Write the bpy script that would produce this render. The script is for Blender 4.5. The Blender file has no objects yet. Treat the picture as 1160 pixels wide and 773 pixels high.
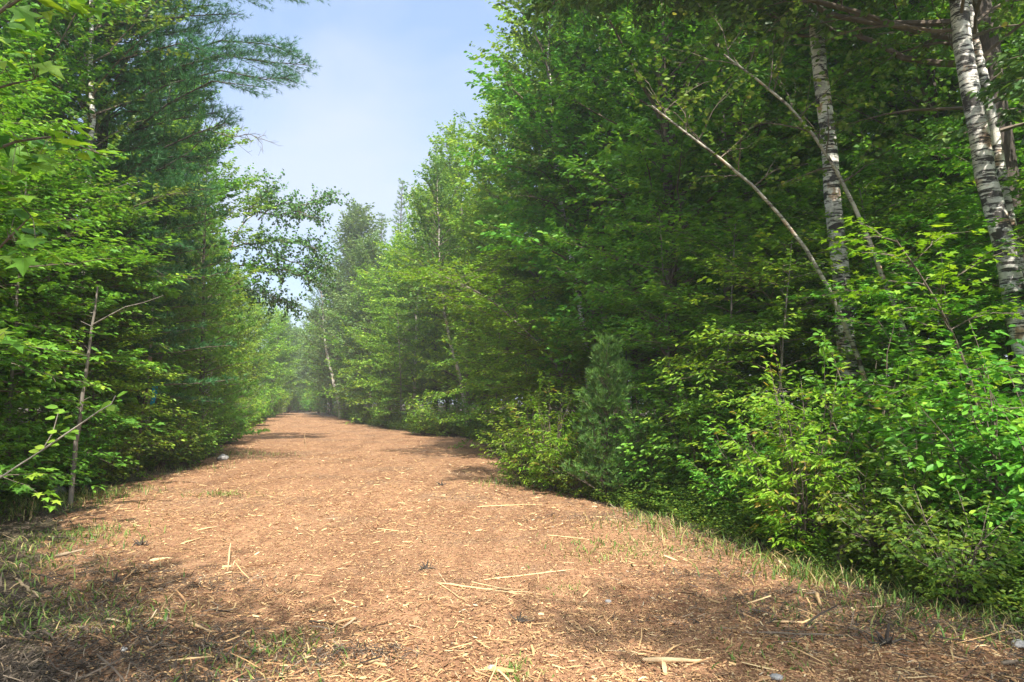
import bpy, math, random
import numpy as np
C = bpy.context.scene.collection
RNG = np.random.default_rng(7)
rad = math.radians

# ------------------------------------------------------------------ camera maths
F = 840.0 / 1160.0
PITCH = rad(4.65)
CAMH = 1.6
def P(px, py, d):
    """point of the place seen at photo pixel (px,py) at distance d along the view"""
    X = (px - 580) / 840.0; Y = (386.5 - py) / 840.0
    w = np.array([X, math.cos(PITCH) - Y * math.sin(PITCH), math.sin(PITCH) + Y * math.cos(PITCH)])
    return w * (d / w[1]) + np.array([0, 0, CAMH])
def col(px, d):
    return (px - 580) / 840.0 * d

# ------------------------------------------------------------------ ground shape
def hgt(x, y):
    x = np.asarray(x, float); y = np.asarray(y, float)
    h = 0.035 * np.sin(x * 0.9 + 1.3 * np.sin(y * 0.31)) * np.cos(y * 0.63 + 0.4)
    h += 0.05 * np.sin(x * 0.23 + y * 0.17 + 1.0)
    h += 0.012 * np.sin(x * 2.3 + y * 1.1) * np.sin(y * 1.9 - x * 0.7)
    m = off_edge(x, y)
    h += 0.22 * np.clip(m - 0.2, 0, 6) / 6.0
    return h - 0.03
YL = [-30, -8, 0, 5, 8, 13, 18, 22, 38, 64, 90, 110, 140]
XL = [-2.5, -3.2, -6.0, -6.9, -7.4, -7.9, -8.3, -9.0, -14.3, -22.3, -29.5, -38, -62]
YR = [-30, -8, 0, 5, 7, 10, 15, 21, 30, 34, 38, 54, 79, 100, 125]
XR = [9.0, 6.2, 4.9, 4.0, 3.45, 2.4, 0.75, -0.1, -1.3, -2.2, -5.0, -11.3, -18.6, -27, -46]
def xl(y): return np.interp(y, YL, XL)
def xr(y): return np.interp(y, YR, XR)
def off_edge(x, y):
    """metres outside the cleared strip (negative inside)"""
    return np.maximum(xl(y) - x, x - xr(y)) * 0.93
def gz(x, y): return float(hgt(x, y))

# ------------------------------------------------------------------ mesh buffers
def nrmz(v):
    return v / np.maximum(np.linalg.norm(v, axis=-1, keepdims=True), 1e-9)
class MB:
    def __init__(s): s.v = []; s.f = []; s.n = 0
    def add(s, v, f, mat=0, tint=0.5):
        v = np.asarray(v, np.float32).reshape(-1, 3); f = np.asarray(f, np.int64)
        t = np.broadcast_to(np.asarray(tint, np.float32), (len(f),))
        s.v.append(v); s.f.append((f + s.n, mat, t)); s.n += len(v)
    def mesh(s, name, mats, smooth=False):
        me = bpy.data.meshes.new(name)
        V = np.concatenate(s.v) if s.v else np.zeros((0, 3), np.float32)
        loops = np.concatenate([f.ravel() for f, m, t in s.f]).astype(np.int32)
        cnt = np.concatenate([np.full(len(f), f.shape[1], np.int32) for f, m, t in s.f])
        mi = np.concatenate([np.full(len(f), m, np.int32) for f, m, t in s.f])
        ti = np.concatenate([t for f, m, t in s.f]).astype(np.float32)
        me.vertices.add(len(V)); me.vertices.foreach_set('co', V.ravel())
        me.loops.add(len(loops)); me.loops.foreach_set('vertex_index', loops)
        me.polygons.add(len(cnt))
        st = np.zeros(len(cnt), np.int32); st[1:] = np.cumsum(cnt)[:-1]
        me.polygons.foreach_set('loop_start', st); me.polygons.foreach_set('loop_total', cnt)
        me.polygons.foreach_set('material_index', mi)
        if smooth: me.polygons.foreach_set('use_smooth', np.ones(len(cnt), bool))
        else: me.polygons.foreach_set('use_smooth', np.zeros(len(cnt), bool))
        a = me.attributes.new('tint', 'FLOAT', 'FACE'); a.data.foreach_set('value', ti)
        for m in mats: me.materials.append(m)
        me.update(calc_edges=True)
        return me
def tube(mb, pts, rr, sides=5, mat=0, tint=0.5, cap=False):
    pts = np.asarray(pts, float); n = len(pts); rr = np.broadcast_to(np.asarray(rr, float), (n,))
    t = nrmz(np.gradient(pts, axis=0))
    m = t.mean(0); ref = np.array([1., 0, 0]) if abs(m[0]) < 0.7 * np.linalg.norm(m) else np.array([0, 0, 1.])
    a = nrmz(np.cross(t, ref)); b = np.cross(t, a)
    th = np.arange(sides) * 2 * math.pi / sides
    ring = pts[:, None, :] + rr[:, None, None] * (np.cos(th)[None, :, None] * a[:, None, :] + np.sin(th)[None, :, None] * b[:, None, :])
    i = np.arange(n - 1)[:, None] * sides; j = np.arange(sides)[None, :]; k = (j + 1) % sides
    f = np.stack([i + j, i + k, i + sides + k, i + sides + j], -1).reshape(-1, 4)
    base = mb.n
    mb.add(ring.reshape(-1, 3), f, mat, tint)
    if cap:
        for e, r0 in ((0, 0), (1, (n - 1) * sides)):
            c = pts[0] if e == 0 else pts[-1]
            vv = np.concatenate([ring[0 if e == 0 else -1], [c]])
            ff = np.array([[q, (q + 1) % sides, sides] if e else [(q + 1) % sides, q, sides] for q in range(sides)])
            mb.add(vv, ff, mat, 0.95)
# leaf templates: (side, along, up)
def T(v, f): return np.array(v, float), np.array(f)
LEAF4 = T([(0, 0, 0), (-.33, .5, .06), (0, 1, -.06), (.33, .5, .06)], [(0, 2, 1), (0, 3, 2)])
LEAF6 = T([(0, 0, 0), (-.27, .28, .06), (-.22, .68, .03), (0, 1, -.1), (.22, .68, .03), (.27, .28, .06)], [(0, 3, 2, 1), (0, 5, 4, 3)])
LEAFN = T([(0, 0, 0), (-.15, .3, .04), (-.12, .7, .0), (0, 1, -.14), (.12, .7, .0), (.15, .3, .04)], [(0, 3, 2, 1), (0, 5, 4, 3)])
ROUND = T([(0, 0, 0), (-.36, .2, .03), (-.4, .6, .05), (0, 1, -.03), (.4, .6, .05), (.36, .2, .03)], [(0, 3, 2, 1), (0, 5, 4, 3)])
MAPLE = T([(0, 0, 0), (-.42, .02, .03), (-.24, .24, .02), (-.6, .55, .0), (-.2, .55, .05), (0, 1, -.08), (.2, .55, .05), (.6, .55, .0), (.24, .24, .02), (.42, .02, .03)],
          [(0, 2, 1), (0, 4, 2), (4, 3, 2), (0, 5, 4), (0, 6, 5), (0, 8, 6), (6, 8, 7), (0, 9, 8)])
NEEDLE = T([(-.028, 0, 0), (.028, 0, 0), (0, 1, 0)], [(0, 1, 2)])
def leaves(mb, pos, ax, nr, size, tint, tpl, mat=1):
    ax = nrmz(ax); sd = nrmz(np.cross(ax, nr)); nr = np.cross(sd, ax)
    tv, tf = tpl; n = len(pos); size = np.broadcast_to(size, (n,))
    v = pos[:, None, :] + size[:, None, None] * (tv[None, :, 0:1] * sd[:, None, :] + tv[None, :, 1:2] * ax[:, None, :] + tv[None, :, 2:3] * nr[:, None, :])
    f = (np.arange(n)[:, None, None] * len(tv) + tf[None]).reshape(-1, tf.shape[1])
    mb.add(v.reshape(-1, 3), f, mat, np.repeat(np.broadcast_to(tint, (n,)), len(tf)))
def rotz(v, a):
    c, s = np.cos(a), np.sin(a)
    return np.stack([v[..., 0] * c - v[..., 1] * s, v[..., 0] * s + v[..., 1] * c, v[..., 2]], -1)
def sprays(mb, rng, ap, ad, k, size, twl, tpl, updev=0.45, droop=0.25, jit=0.03, tshift=0.0):
    """k leaves set out alternately along a short twig at each anchor"""
    ap = np.asarray(ap); ad = nrmz(np.asarray(ad)); n = len(ap)
    sp = rng.random(n) * 0.55 + tshift
    for j in range(k):
        s = (j + 0.5) / k
        p = ap + ad * (s * twl) + rng.normal(0, jit, (n, 3))
        ang = (1 if j % 2 else -1) * rng.uniform(.55, 1.15, n) * (1 if j < k - 1 else 0.2)
        a = rotz(ad, ang); a[:, 2] = a[:, 2] * .5 - rng.uniform(0, droop * 2, n)
        nn = np.stack([rng.normal(0, updev, n), rng.normal(0, updev, n), np.ones(n)], -1)
        leaves(mb, p, a, nn, size * rng.uniform(.65, 1.25, n), np.clip(sp + rng.random(n) * .45, 0, 1), tpl)

def path_at(pts, cum, s):
    return np.array([np.interp(s, cum, pts[:, i]) for i in range(3)])
def decid(seed, trunk, r0, limbs, R, prof, base=0.15, size=.085, k=7, step=.17, twl=.2, tpl=LEAF6, rise=(.5, 1.2), droop=.07,
          updev=.45, ldroop=.25, sides=9, taper=.85, secgap=.3, bias=None, sec=1.0, jit=.03, tshift=0.0):
    """trunk: polyline; limbs grown from base..top of it; returns (trunk buffer, crown buffer)"""
    rng = np.random.default_rng(seed)
    tr = np.asarray(trunk, float)
    # resample and wobble
    cum = np.r_[0, np.cumsum(np.linalg.norm(np.diff(tr, axis=0), axis=1))]; Lt = cum[-1]
    n = max(10, int(Lt / .5)); s = np.linspace(0, Lt, n)
    pts = np.stack([np.interp(s, cum, tr[:, i]) for i in range(3)], -1)
    # smooth the corners
    for _ in range(2): pts[1:-1] = (pts[:-2] + 2 * pts[1:-1] + pts[2:]) / 4
    w = np.cumsum(rng.normal(0, .018, (n, 2)), 0); w -= np.linspace(0, 1, n)[:, None] * w[-1]
    pts[:, :2] += w * min(1.2, Lt / 10)
    rr = r0 * (1 - taper * (s / Lt) ** 1.1) + .004; rr[0] *= 1.25
    tb = MB(); cb = MB()
    p2 = pts.copy(); p2[0, 2] -= .25
    tube(tb, p2, rr, sides)
    AP = []; AD = []
    for i in range(limbs):
        t = (i + .5 + rng.uniform(-.4, .4)) / limbs
        q = base + (1 - base) * t
        p = path_at(pts, s, q * Lt); rt = np.interp(q * Lt, s, rr)
        az = i * 2.4 + rng.uniform(-.5, .5)
        L = R * prof(t) * rng.uniform(.6, 1.4)
        if bias is not None:
            L *= 1 + bias[1] * math.cos(az - bias[0])
        if L < .15: continue
        el = rise[0] * (1 - t) + rise[1] * t + rng.uniform(-.2, .2)
        d = np.array([math.cos(az) * math.cos(el), math.sin(az) * math.cos(el), math.sin(el)])
        m = 7; lp = [p]
        for j in range(m - 1):
            d = nrmz(d + rng.normal(0, .1, 3) + np.array([0, 0, -droop]))
            lp.append(lp[-1] + d * L / (m - 1))
        lp = np.array(lp)
        rb = min(rt * .55, .008 + .011 * L)
        tube(cb, lp, np.linspace(rb, .003, m), 4, 0)
        ls = np.linspace(0, 1, m)
        ns = max(3, int(L / secgap)); sgn = 1
        for sj in np.linspace(.18, 1, ns):
            sp = path_at(lp, ls, sj); dd = nrmz(path_at(lp, ls, min(1, sj + .1)) - path_at(lp, ls, sj - .1))
            sgn = -sgn
            a = 0 if sj > .97 else sgn * rng.uniform(.5, 1.1)
            sd = rotz(dd, a); sd[2] = sd[2] * .6 + (rng.uniform(-.12, .22) if updev < .6 else rng.uniform(-.35, .65))
            l2 = (.5 * L * (1 - sj) + .4) * rng.uniform(.6, 1.25) * sec
            q1 = sp + nrmz(sd) * l2 * .5; sd2 = sd + np.array([rng.normal(0, .15), rng.normal(0, .15), -droop * 2]); q2 = q1 + nrmz(sd2) * l2 * .5
            tube(cb, [sp, q1, q2], [.006, .004, .002], 3, 0)
            na = max(2, int(l2 / step))
            for u in np.linspace(.15, 1, na):
                b = sp + (q1 - sp) * u * 2 if u < .5 else q1 + (q2 - q1) * (u - .5) * 2
                AP.append(b); AD.append(rotz(nrmz(sd), rng.uniform(.4, 1.0) * (1 if rng.random() < .5 else -1) * (0 if u > .95 else 1)) + np.array([0, 0, rng.uniform(-.15, .2)]))
    sprays(cb, rng, np.array(AP), np.array(AD), k, size, twl, tpl, updev, ldroop, jit, tshift)
    return tb, cb
def vert(H, lean=(0, 0)):
    return [(0, 0, 0), (lean[0] * .3, lean[1] * .3, H * .45), (lean[0], lean[1], H)]
ell = lambda t: (max(0.02, 1 - (2 * t - .8) ** 2 / 1.6)) ** .5
edgep = lambda t: .62 + .55 * math.sin(math.pi * min(1, .12 + t * .78)) - .62 * t ** 5          # broad with a rounded top
cone = lambda t: 1.02 - t
highp = lambda t: .55 + .5 * math.sin(math.pi * min(1, t * .9 + .08)) - .35 * max(0, t - .7)

def pine(seed, H, r0, R, base, whorl=.5, per=5, nl=.09, kn=12, gap=.16, tgap=.075, prof=None, rise=.12, nw=1.0, sides=8, keep=None, ter=True):
    rng = np.random.default_rng(seed); tb = MB(); cb = MB()
    n = 12; z = np.linspace(-.2, H, n); w = np.cumsum(rng.normal(0, .02, (n, 2)), 0)
    pts = np.c_[w * H / 12, z]
    rr = r0 * (1 - .93 * np.linspace(0, 1, n)) + .003
    tube(tb, pts, rr, sides)
    TP = []; TD = []
    zz = base
    while zz < H - .1:
        t = (zz - base) / (H - base)
        c = path_at(pts, z, zz); a0 = rng.uniform(0, 6.28)
        for i in range(per):
            az = a0 + i * 2 * math.pi / per + rng.uniform(-.35, .35)
            L = R * (prof(t) if prof else max(.08, (1 - t) ** .8)) * rng.uniform(.6, 1.15)
            if keep and not keep(az, t, rng): continue
            el = rise + .5 * t + rng.uniform(-.12, .12)
            d = np.array([math.cos(az) * math.cos(el), math.sin(az) * math.cos(el), math.sin(el)])
            m = 6; lp = [c]
            for j in range(m - 1):
                d = nrmz(d + rng.normal(0, .05, 3) + np.array([0, 0, .035 - .05 * (L > 2) * (j < 3)]))
                lp.append(lp[-1] + d * L / (m - 1))
            lp = np.array(lp); ls = np.linspace(0, 1, m)
            tube(cb, lp, np.linspace(min(.032, .005 + .007 * L), .004, m), 4, 0)
            sgn = 1
            for sj in np.arange(min(.3, .5 / L), 1.0001, gap / L):
                sp = path_at(lp, ls, sj); dd = nrmz(path_at(lp, ls, min(1, sj + .1)) - path_at(lp, ls, max(0, sj - .1)))
                sgn = -sgn; sd = rotz(dd, sgn * rng.uniform(.55, .95)); sd[2] += rng.uniform(-.03, .2); sd = nrmz(sd)
                l2 = min(.32 * L * (1 - sj) + .18, .9) * rng.uniform(.6, 1.2)
                tube(cb, [sp, sp + sd * l2], [.005, .002], 3, 0)
                for u in np.arange(.3 * l2, l2 + .01, tgap):
                    q = sp + sd * u
                    if ter and rng.random() < .55:
                        td = rotz(sd, rng.choice([-1, 1]) * rng.uniform(.4, .9)); td[2] += rng.uniform(0, .25)
                        TP.append(q + td * rng.uniform(.03, .14)); TD.append(td)
                    else: TP.append(q); TD.append(sd + np.array([0, 0, .15]))
            TP.append(lp[-1]); TD.append(d)
        zz += whorl * rng.uniform(.75, 1.25) * (1 - .35 * t)
    TP = np.array(TP); TD = nrmz(np.array(TD)); nT = len(TP); sp = rng.random(nT) * .5
    for j in range(kn):
        a = TD + rng.normal(0, .52, (nT, 3)) + np.array([0, 0, .12])
        nn = rng.normal(0, 1, (nT, 3))
        leaves(cb, TP, a, nn, nl * rng.uniform(.75, 1.2, nT) , np.clip(sp + rng.random(nT) * .5, 0, 1), (NEEDLE[0] * np.array([nw, 1, 1]), NEEDLE[1]))
    return tb, cb

def shrub(seed, H, W, stems, k, size, tpl=LEAF6, step=.13, updev=.5, lean=.6, twl=.16, branch=7, tshift=0.0):
    """many stems from one root, leafy from low down"""
    rng = np.random.default_rng(seed); tb = MB(); cb = MB(); AP = []; AD = []
    for i in range(stems):
        az = i * 2.4 + rng.uniform(-.4, .4); out = rng.uniform(.1, 1) ** .6 * W * .5
        h = H * rng.uniform(.65, 1.05) * (1 - .35 * (out / (W * .5)) ** 2)
        b = np.array([math.cos(az), math.sin(az), 0])
        m = 7; pts = np.array([b * (.04 + out * (u ** 1.3)) + np.array([0, 0, h * u ** .9]) + np.r_[rng.normal(0, .02, 2), 0] for u in np.linspace(0, 1, m)])
        pts[0, 2] -= .08
        tube(tb, pts, np.linspace(.011 * H / 2 + .004, .003, m), 5, 0)
        ls = np.linspace(0, 1, m)
        for sj in np.linspace(.14, 1, branch):
            sp = path_at(pts, ls, sj); a2 = rng.uniform(0, 6.28)
            d = nrmz(np.array([math.cos(a2) + b[0] * .6, math.sin(a2) + b[1] * .6, rng.uniform(.0, .6)])) if sj < .97 else nrmz(pts[-1] - pts[-2])
            l2 = rng.uniform(.25, .5) * (H / 2) ** .5
            tube(cb, [sp, sp + d * l2 * .5, sp + d * l2 + np.array([0, 0, -.03])], [.004, .003, .0015], 3, 0)
            for u in np.arange(.1, l2, step):
                AP.append(sp + d * u); AD.append(rotz(d, rng.uniform(-1.1, 1.1)) * np.array([1, 1, .4]))
    sprays(cb, rng, np.array(AP), np.array(AD), k, size, twl, tpl, updev, .3, .025, tshift)
    return tb, cb

# ------------------------------------------------------------------ materials
def nodes(name):
    m = bpy.data.materials.new(name); m.use_nodes = True
    nt = m.node_tree; nt.nodes.clear(); return m, nt
def N(nt, t, **kw):
    n = nt.nodes.new(t)
    for k_, v in kw.items():
        if k_.startswith('in_'):
            q = k_[3:]; n.inputs[int(q) if q.isdigit() else q.replace('_', ' ')].default_value = v
        else: setattr(n, k_, v)
    return n
def ramp(nt, src, stops, interp='LINEAR'):
    r = nt.nodes.new('ShaderNodeValToRGB'); r.color_ramp.interpolation = interp
    e = r.color_ramp.elements
    while len(e) < len(stops): e.new(.5)
    for q, (p, c) in zip(e, stops): q.position = p; q.color = (*c, 1) if len(c) == 3 else c
    nt.links.new(src, r.inputs[0]); return r.outputs[0]
def g(v): return (v, v, v)
def leaf_mat(name, stops, trans=.42, tcol=(1.25, 1.15, .55), rough=.5, objvar=.14, spec=.35):
    m, nt = nodes(name); L = nt.links.new
    at = N(nt, 'ShaderNodeAttribute', attribute_name='tint')
    c = ramp(nt, at.outputs['Fac'], stops)
    oi = N(nt, 'ShaderNodeObjectInfo')
    mr = N(nt, 'ShaderNodeMapRange'); L(oi.outputs['Random'], mr.inputs[0]); mr.inputs[3].default_value = 1 - objvar; mr.inputs[4].default_value = 1 + objvar
    hs = N(nt, 'ShaderNodeHueSaturation'); L(c, hs.inputs['Color']); L(mr.outputs[0], hs.inputs['Value'])
    mh = N(nt, 'ShaderNodeMapRange'); L(oi.outputs['Random'], mh.inputs[0]); mh.inputs[3].default_value = .482; mh.inputs[4].default_value = .504
    L(mh.outputs[0], hs.inputs['Hue'])
    b = N(nt, 'ShaderNodeBsdfPrincipled'); b.inputs['Roughness'].default_value = rough; b.inputs['Specular IOR Level'].default_value = spec
    L(hs.outputs[0], b.inputs['Base Color'])
    tc = N(nt, 'ShaderNodeMix', data_type='RGBA', blend_type='MULTIPLY'); tc.inputs[0].default_value = 1
    L(hs.outputs[0], tc.inputs[6]); tc.inputs[7].default_value = (*tcol, 1)
    tl = N(nt, 'ShaderNodeBsdfTranslucent'); L(tc.outputs[2], tl.inputs[0])
    mx = N(nt, 'ShaderNodeMixShader'); mx.inputs[0].default_value = trans
    L(b.outputs[0], mx.inputs[1]); L(tl.outputs[0], mx.inputs[2])
    o = N(nt, 'ShaderNodeOutputMaterial'); L(mx.outputs[0], o.inputs[0]); return m
def bark_mat(name, stops, scale=(14, 14, 3), bump=.5, rough=.9):
    m, nt = nodes(name); L = nt.links.new
    tc = N(nt, 'ShaderNodeTexCoord'); mp = N(nt, 'ShaderNodeMapping'); mp.inputs['Scale'].default_value = scale
    L(tc.outputs['Object'], mp.inputs[0])
    no = N(nt, 'ShaderNodeTexNoise'); no.inputs['Scale'].default_value = 1; no.inputs['Detail'].default_value = 8; no.inputs['Roughness'].default_value = .65
    L(mp.outputs[0], no.inputs[0])
    b = N(nt, 'ShaderNodeBsdfPrincipled'); b.inputs['Roughness'].default_value = rough
    L(ramp(nt, no.outputs[0], stops), b.inputs['Base Color'])
    bu = N(nt, 'ShaderNodeBump'); bu.inputs['Strength'].default_value = bump; bu.inputs['Distance'].default_value = .02
    L(no.outputs[0], bu.inputs['Height']); L(bu.outputs[0], b.inputs['Normal'])
    o = N(nt, 'ShaderNodeOutputMaterial'); L(b.outputs[0], o.inputs[0]); return m
def birch_mat(name, white=(.72, .70, .64), dark=(.035, .03, .027), amount=.5):
    m, nt = nodes(name); L = nt.links.new
    tc = N(nt, 'ShaderNodeTexCoord')
    def noise(sc, det, ro=.6):
        mp = N(nt, 'ShaderNodeMapping'); mp.inputs['Scale'].default_value = sc; L(tc.outputs['Object'], mp.inputs[0])
        no = N(nt, 'ShaderNodeTexNoise'); no.inputs['Scale'].default_value = 1; no.inputs['Detail'].default_value = det; no.inputs['Roughness'].default_value = ro
        L(mp.outputs[0], no.inputs[0]); return no.outputs[0]
    base = ramp(nt, noise((4, 4, 3.2), 7), [(.3, tuple(x * .4 for x in white)), (.46, tuple(x * .8 for x in white)), (.56, tuple(min(.85, x * 1.1) for x in white)), (.64, (.46, .30, .19)), (.72, (.22, .15, .10))])
    a = amount
    bands = ramp(nt, noise((3.2, 3.2, 26), 8, .78), [(.61 - .15 * a, g(0)), (.66 - .15 * a, g(1))])
    big = ramp(nt, noise((3, 3, 5.5), 4), [(.62 - .10 * a, g(0)), (.67 - .10 * a, g(1))])
    mx0 = N(nt, 'ShaderNodeMath', operation='MAXIMUM'); L(bands, mx0.inputs[0]); L(big, mx0.inputs[1])
    mx = N(nt, 'ShaderNodeMix', data_type='RGBA'); L(mx0.outputs[0], mx.inputs[0]); L(base, mx.inputs[6]); mx.inputs[7].default_value = (*dark, 1)
    b = N(nt, 'ShaderNodeBsdfPrincipled'); b.inputs['Roughness'].default_value = .7; L(mx.outputs[2], b.inputs['Base Color'])
    bu = N(nt, 'ShaderNodeBump'); bu.inputs['Strength'].default_value = .5; bu.inputs['Distance'].default_value = -.012
    L(mx0.outputs[0], bu.inputs['Height']); L(bu.outputs[0], b.inputs['Normal'])
    o = N(nt, 'ShaderNodeOutputMaterial'); L(b.outputs[0], o.inputs[0]); return m
def tint_mat(name, stops, rough=.85, trans=0, spec=.2):
    m, nt = nodes(name); L = nt.links.new
    at = N(nt, 'ShaderNodeAttribute', attribute_name='tint'); c = ramp(nt, at.outputs['Fac'], stops)
    b = N(nt, 'ShaderNodeBsdfPrincipled'); b.inputs['Roughness'].default_value = rough; b.inputs['Specular IOR Level'].default_value = spec
    L(c, b.inputs['Base Color']); out = b.outputs[0]
    if trans:
        tl = N(nt, 'ShaderNodeBsdfTranslucent'); L(c, tl.inputs[0]); mx = N(nt, 'ShaderNodeMixShader'); mx.inputs[0].default_value = trans
        L(out, mx.inputs[1]); L(tl.outputs[0], mx.inputs[2]); out = mx.outputs[0]
    o = N(nt, 'ShaderNodeOutputMaterial'); L(out, o.inputs[0]); return m

G_MAPLE = leaf_mat('maple_leaf', [(0, (0.048, 0.164, 0.025)), (.45, (0.102, 0.295, 0.034)), (.8, (0.192, 0.429, 0.046)), (1, (0.387, 0.550, 0.063))])
G_LIME = leaf_mat('lime_leaf', [(0, (0.077, 0.211, 0.024)), (.5, (0.171, 0.364, 0.035)), (.85, (0.322, 0.505, 0.053)), (1, (0.484, 0.550, 0.070))])
G_YEL = leaf_mat('yellow_green_leaf', [(0, (0.077, 0.230, 0.015)), (.5, (0.155, 0.360, 0.022)), (.9, (0.249, 0.440, 0.035)), (.99, (0.310, 0.440, 0.050)), (1, (0.361, 0.300, 0.060))], trans=.45)
G_OAK = leaf_mat('oak_leaf', [(0, (0.031, 0.093, 0.030)), (.5, (0.066, 0.169, 0.040)), (.9, (0.131, 0.270, 0.056)), (1, (0.240, 0.338, 0.112))], trans=.3, rough=.4)
G_BIRCH = leaf_mat('birch_leaf', [(0, (0.054, 0.138, 0.029)), (.5, (0.107, 0.233, 0.043)), (.9, (0.213, 0.343, 0.072)), (1, (0.392, 0.411, 0.115))], trans=.4)
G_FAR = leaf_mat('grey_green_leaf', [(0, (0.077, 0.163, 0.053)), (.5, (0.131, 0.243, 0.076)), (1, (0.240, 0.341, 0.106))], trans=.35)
G_PINE = leaf_mat('pine_needle', [(0, (0.025, 0.105, 0.045)), (.5, (0.049, 0.169, 0.067)), (1, (0.105, 0.270, 0.089))], trans=.25, tcol=(1.2, 1.2, .7))
G_PINEL = leaf_mat('light_pine_needle', [(0, (0.054, 0.176, 0.030)), (.5, (0.108, 0.302, 0.040)), (1, (0.189, 0.428, 0.060))], trans=.35)
G_WEED = leaf_mat('weed_leaf', [(0, (0.044, 0.113, 0.020)), (.5, (0.112, 0.227, 0.029)), (1, (0.292, 0.377, 0.042))])
G_GRASS = leaf_mat('grass_blade', [(0, (.04, .10, .015)), (.35, (.09, .19, .03)), (.55, (.20, .27, .06)), (.7, (.38, .31, .14)), (1, (.50, .38, .20))], trans=.3)
B_GREY = bark_mat('grey_bark', [(.3, (.07, .06, .05)), (.5, (.17, .15, .125)), (.7, (.29, .26, .22))])
B_DARK = bark_mat('dark_bark', [(.3, (.022, .017, .014)), (.5, (.06, .048, .038)), (.68, (.13, .105, .085))], (22, 22, 5), 1.0)
B_TWIG = bark_mat('twig_bark', [(.3, (.06, .045, .035)), (.6, (.15, .12, .09))], (9, 9, 9), .1)
B_PALE = bark_mat('pale_bark', [(.3, (.24, .21, .17)), (.5, (.42, .38, .32)), (.7, (.55, .50, .44))], (12, 12, 8), .3)
B_BIRCH = birch_mat('birch_bark', amount=.75)
B_BIRCHW = birch_mat('young_birch_bark', (.40, .375, .32), (.07, .055, .045), .5)
WOOD_S = [(0, (0.030, 0.024, 0.019)), (.12, (0.121, 0.065, 0.039)), (.45, (0.282, 0.145, 0.076)), (.70, (0.424, 0.250, 0.120)), (.88, (0.564, 0.380, 0.185)), (.96, (0.646, 0.500, 0.286)), (1, (0.362, 0.330, 0.268))]
M_CHIP = tint_mat('chipped_wood', WOOD_S)
M_STRAW = tint_mat('split_wood', [(0, (.30, .19, .10)), (.5, (.56, .37, .19)), (1, (.72, .56, .36))])
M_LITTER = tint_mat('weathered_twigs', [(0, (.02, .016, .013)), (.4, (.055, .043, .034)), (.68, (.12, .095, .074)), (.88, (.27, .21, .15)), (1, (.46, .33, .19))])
M_RIB = tint_mat('blue_ribbon', [(0, (.01, .22, .40)), (1, (.02, .32, .5))], .5)

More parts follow.
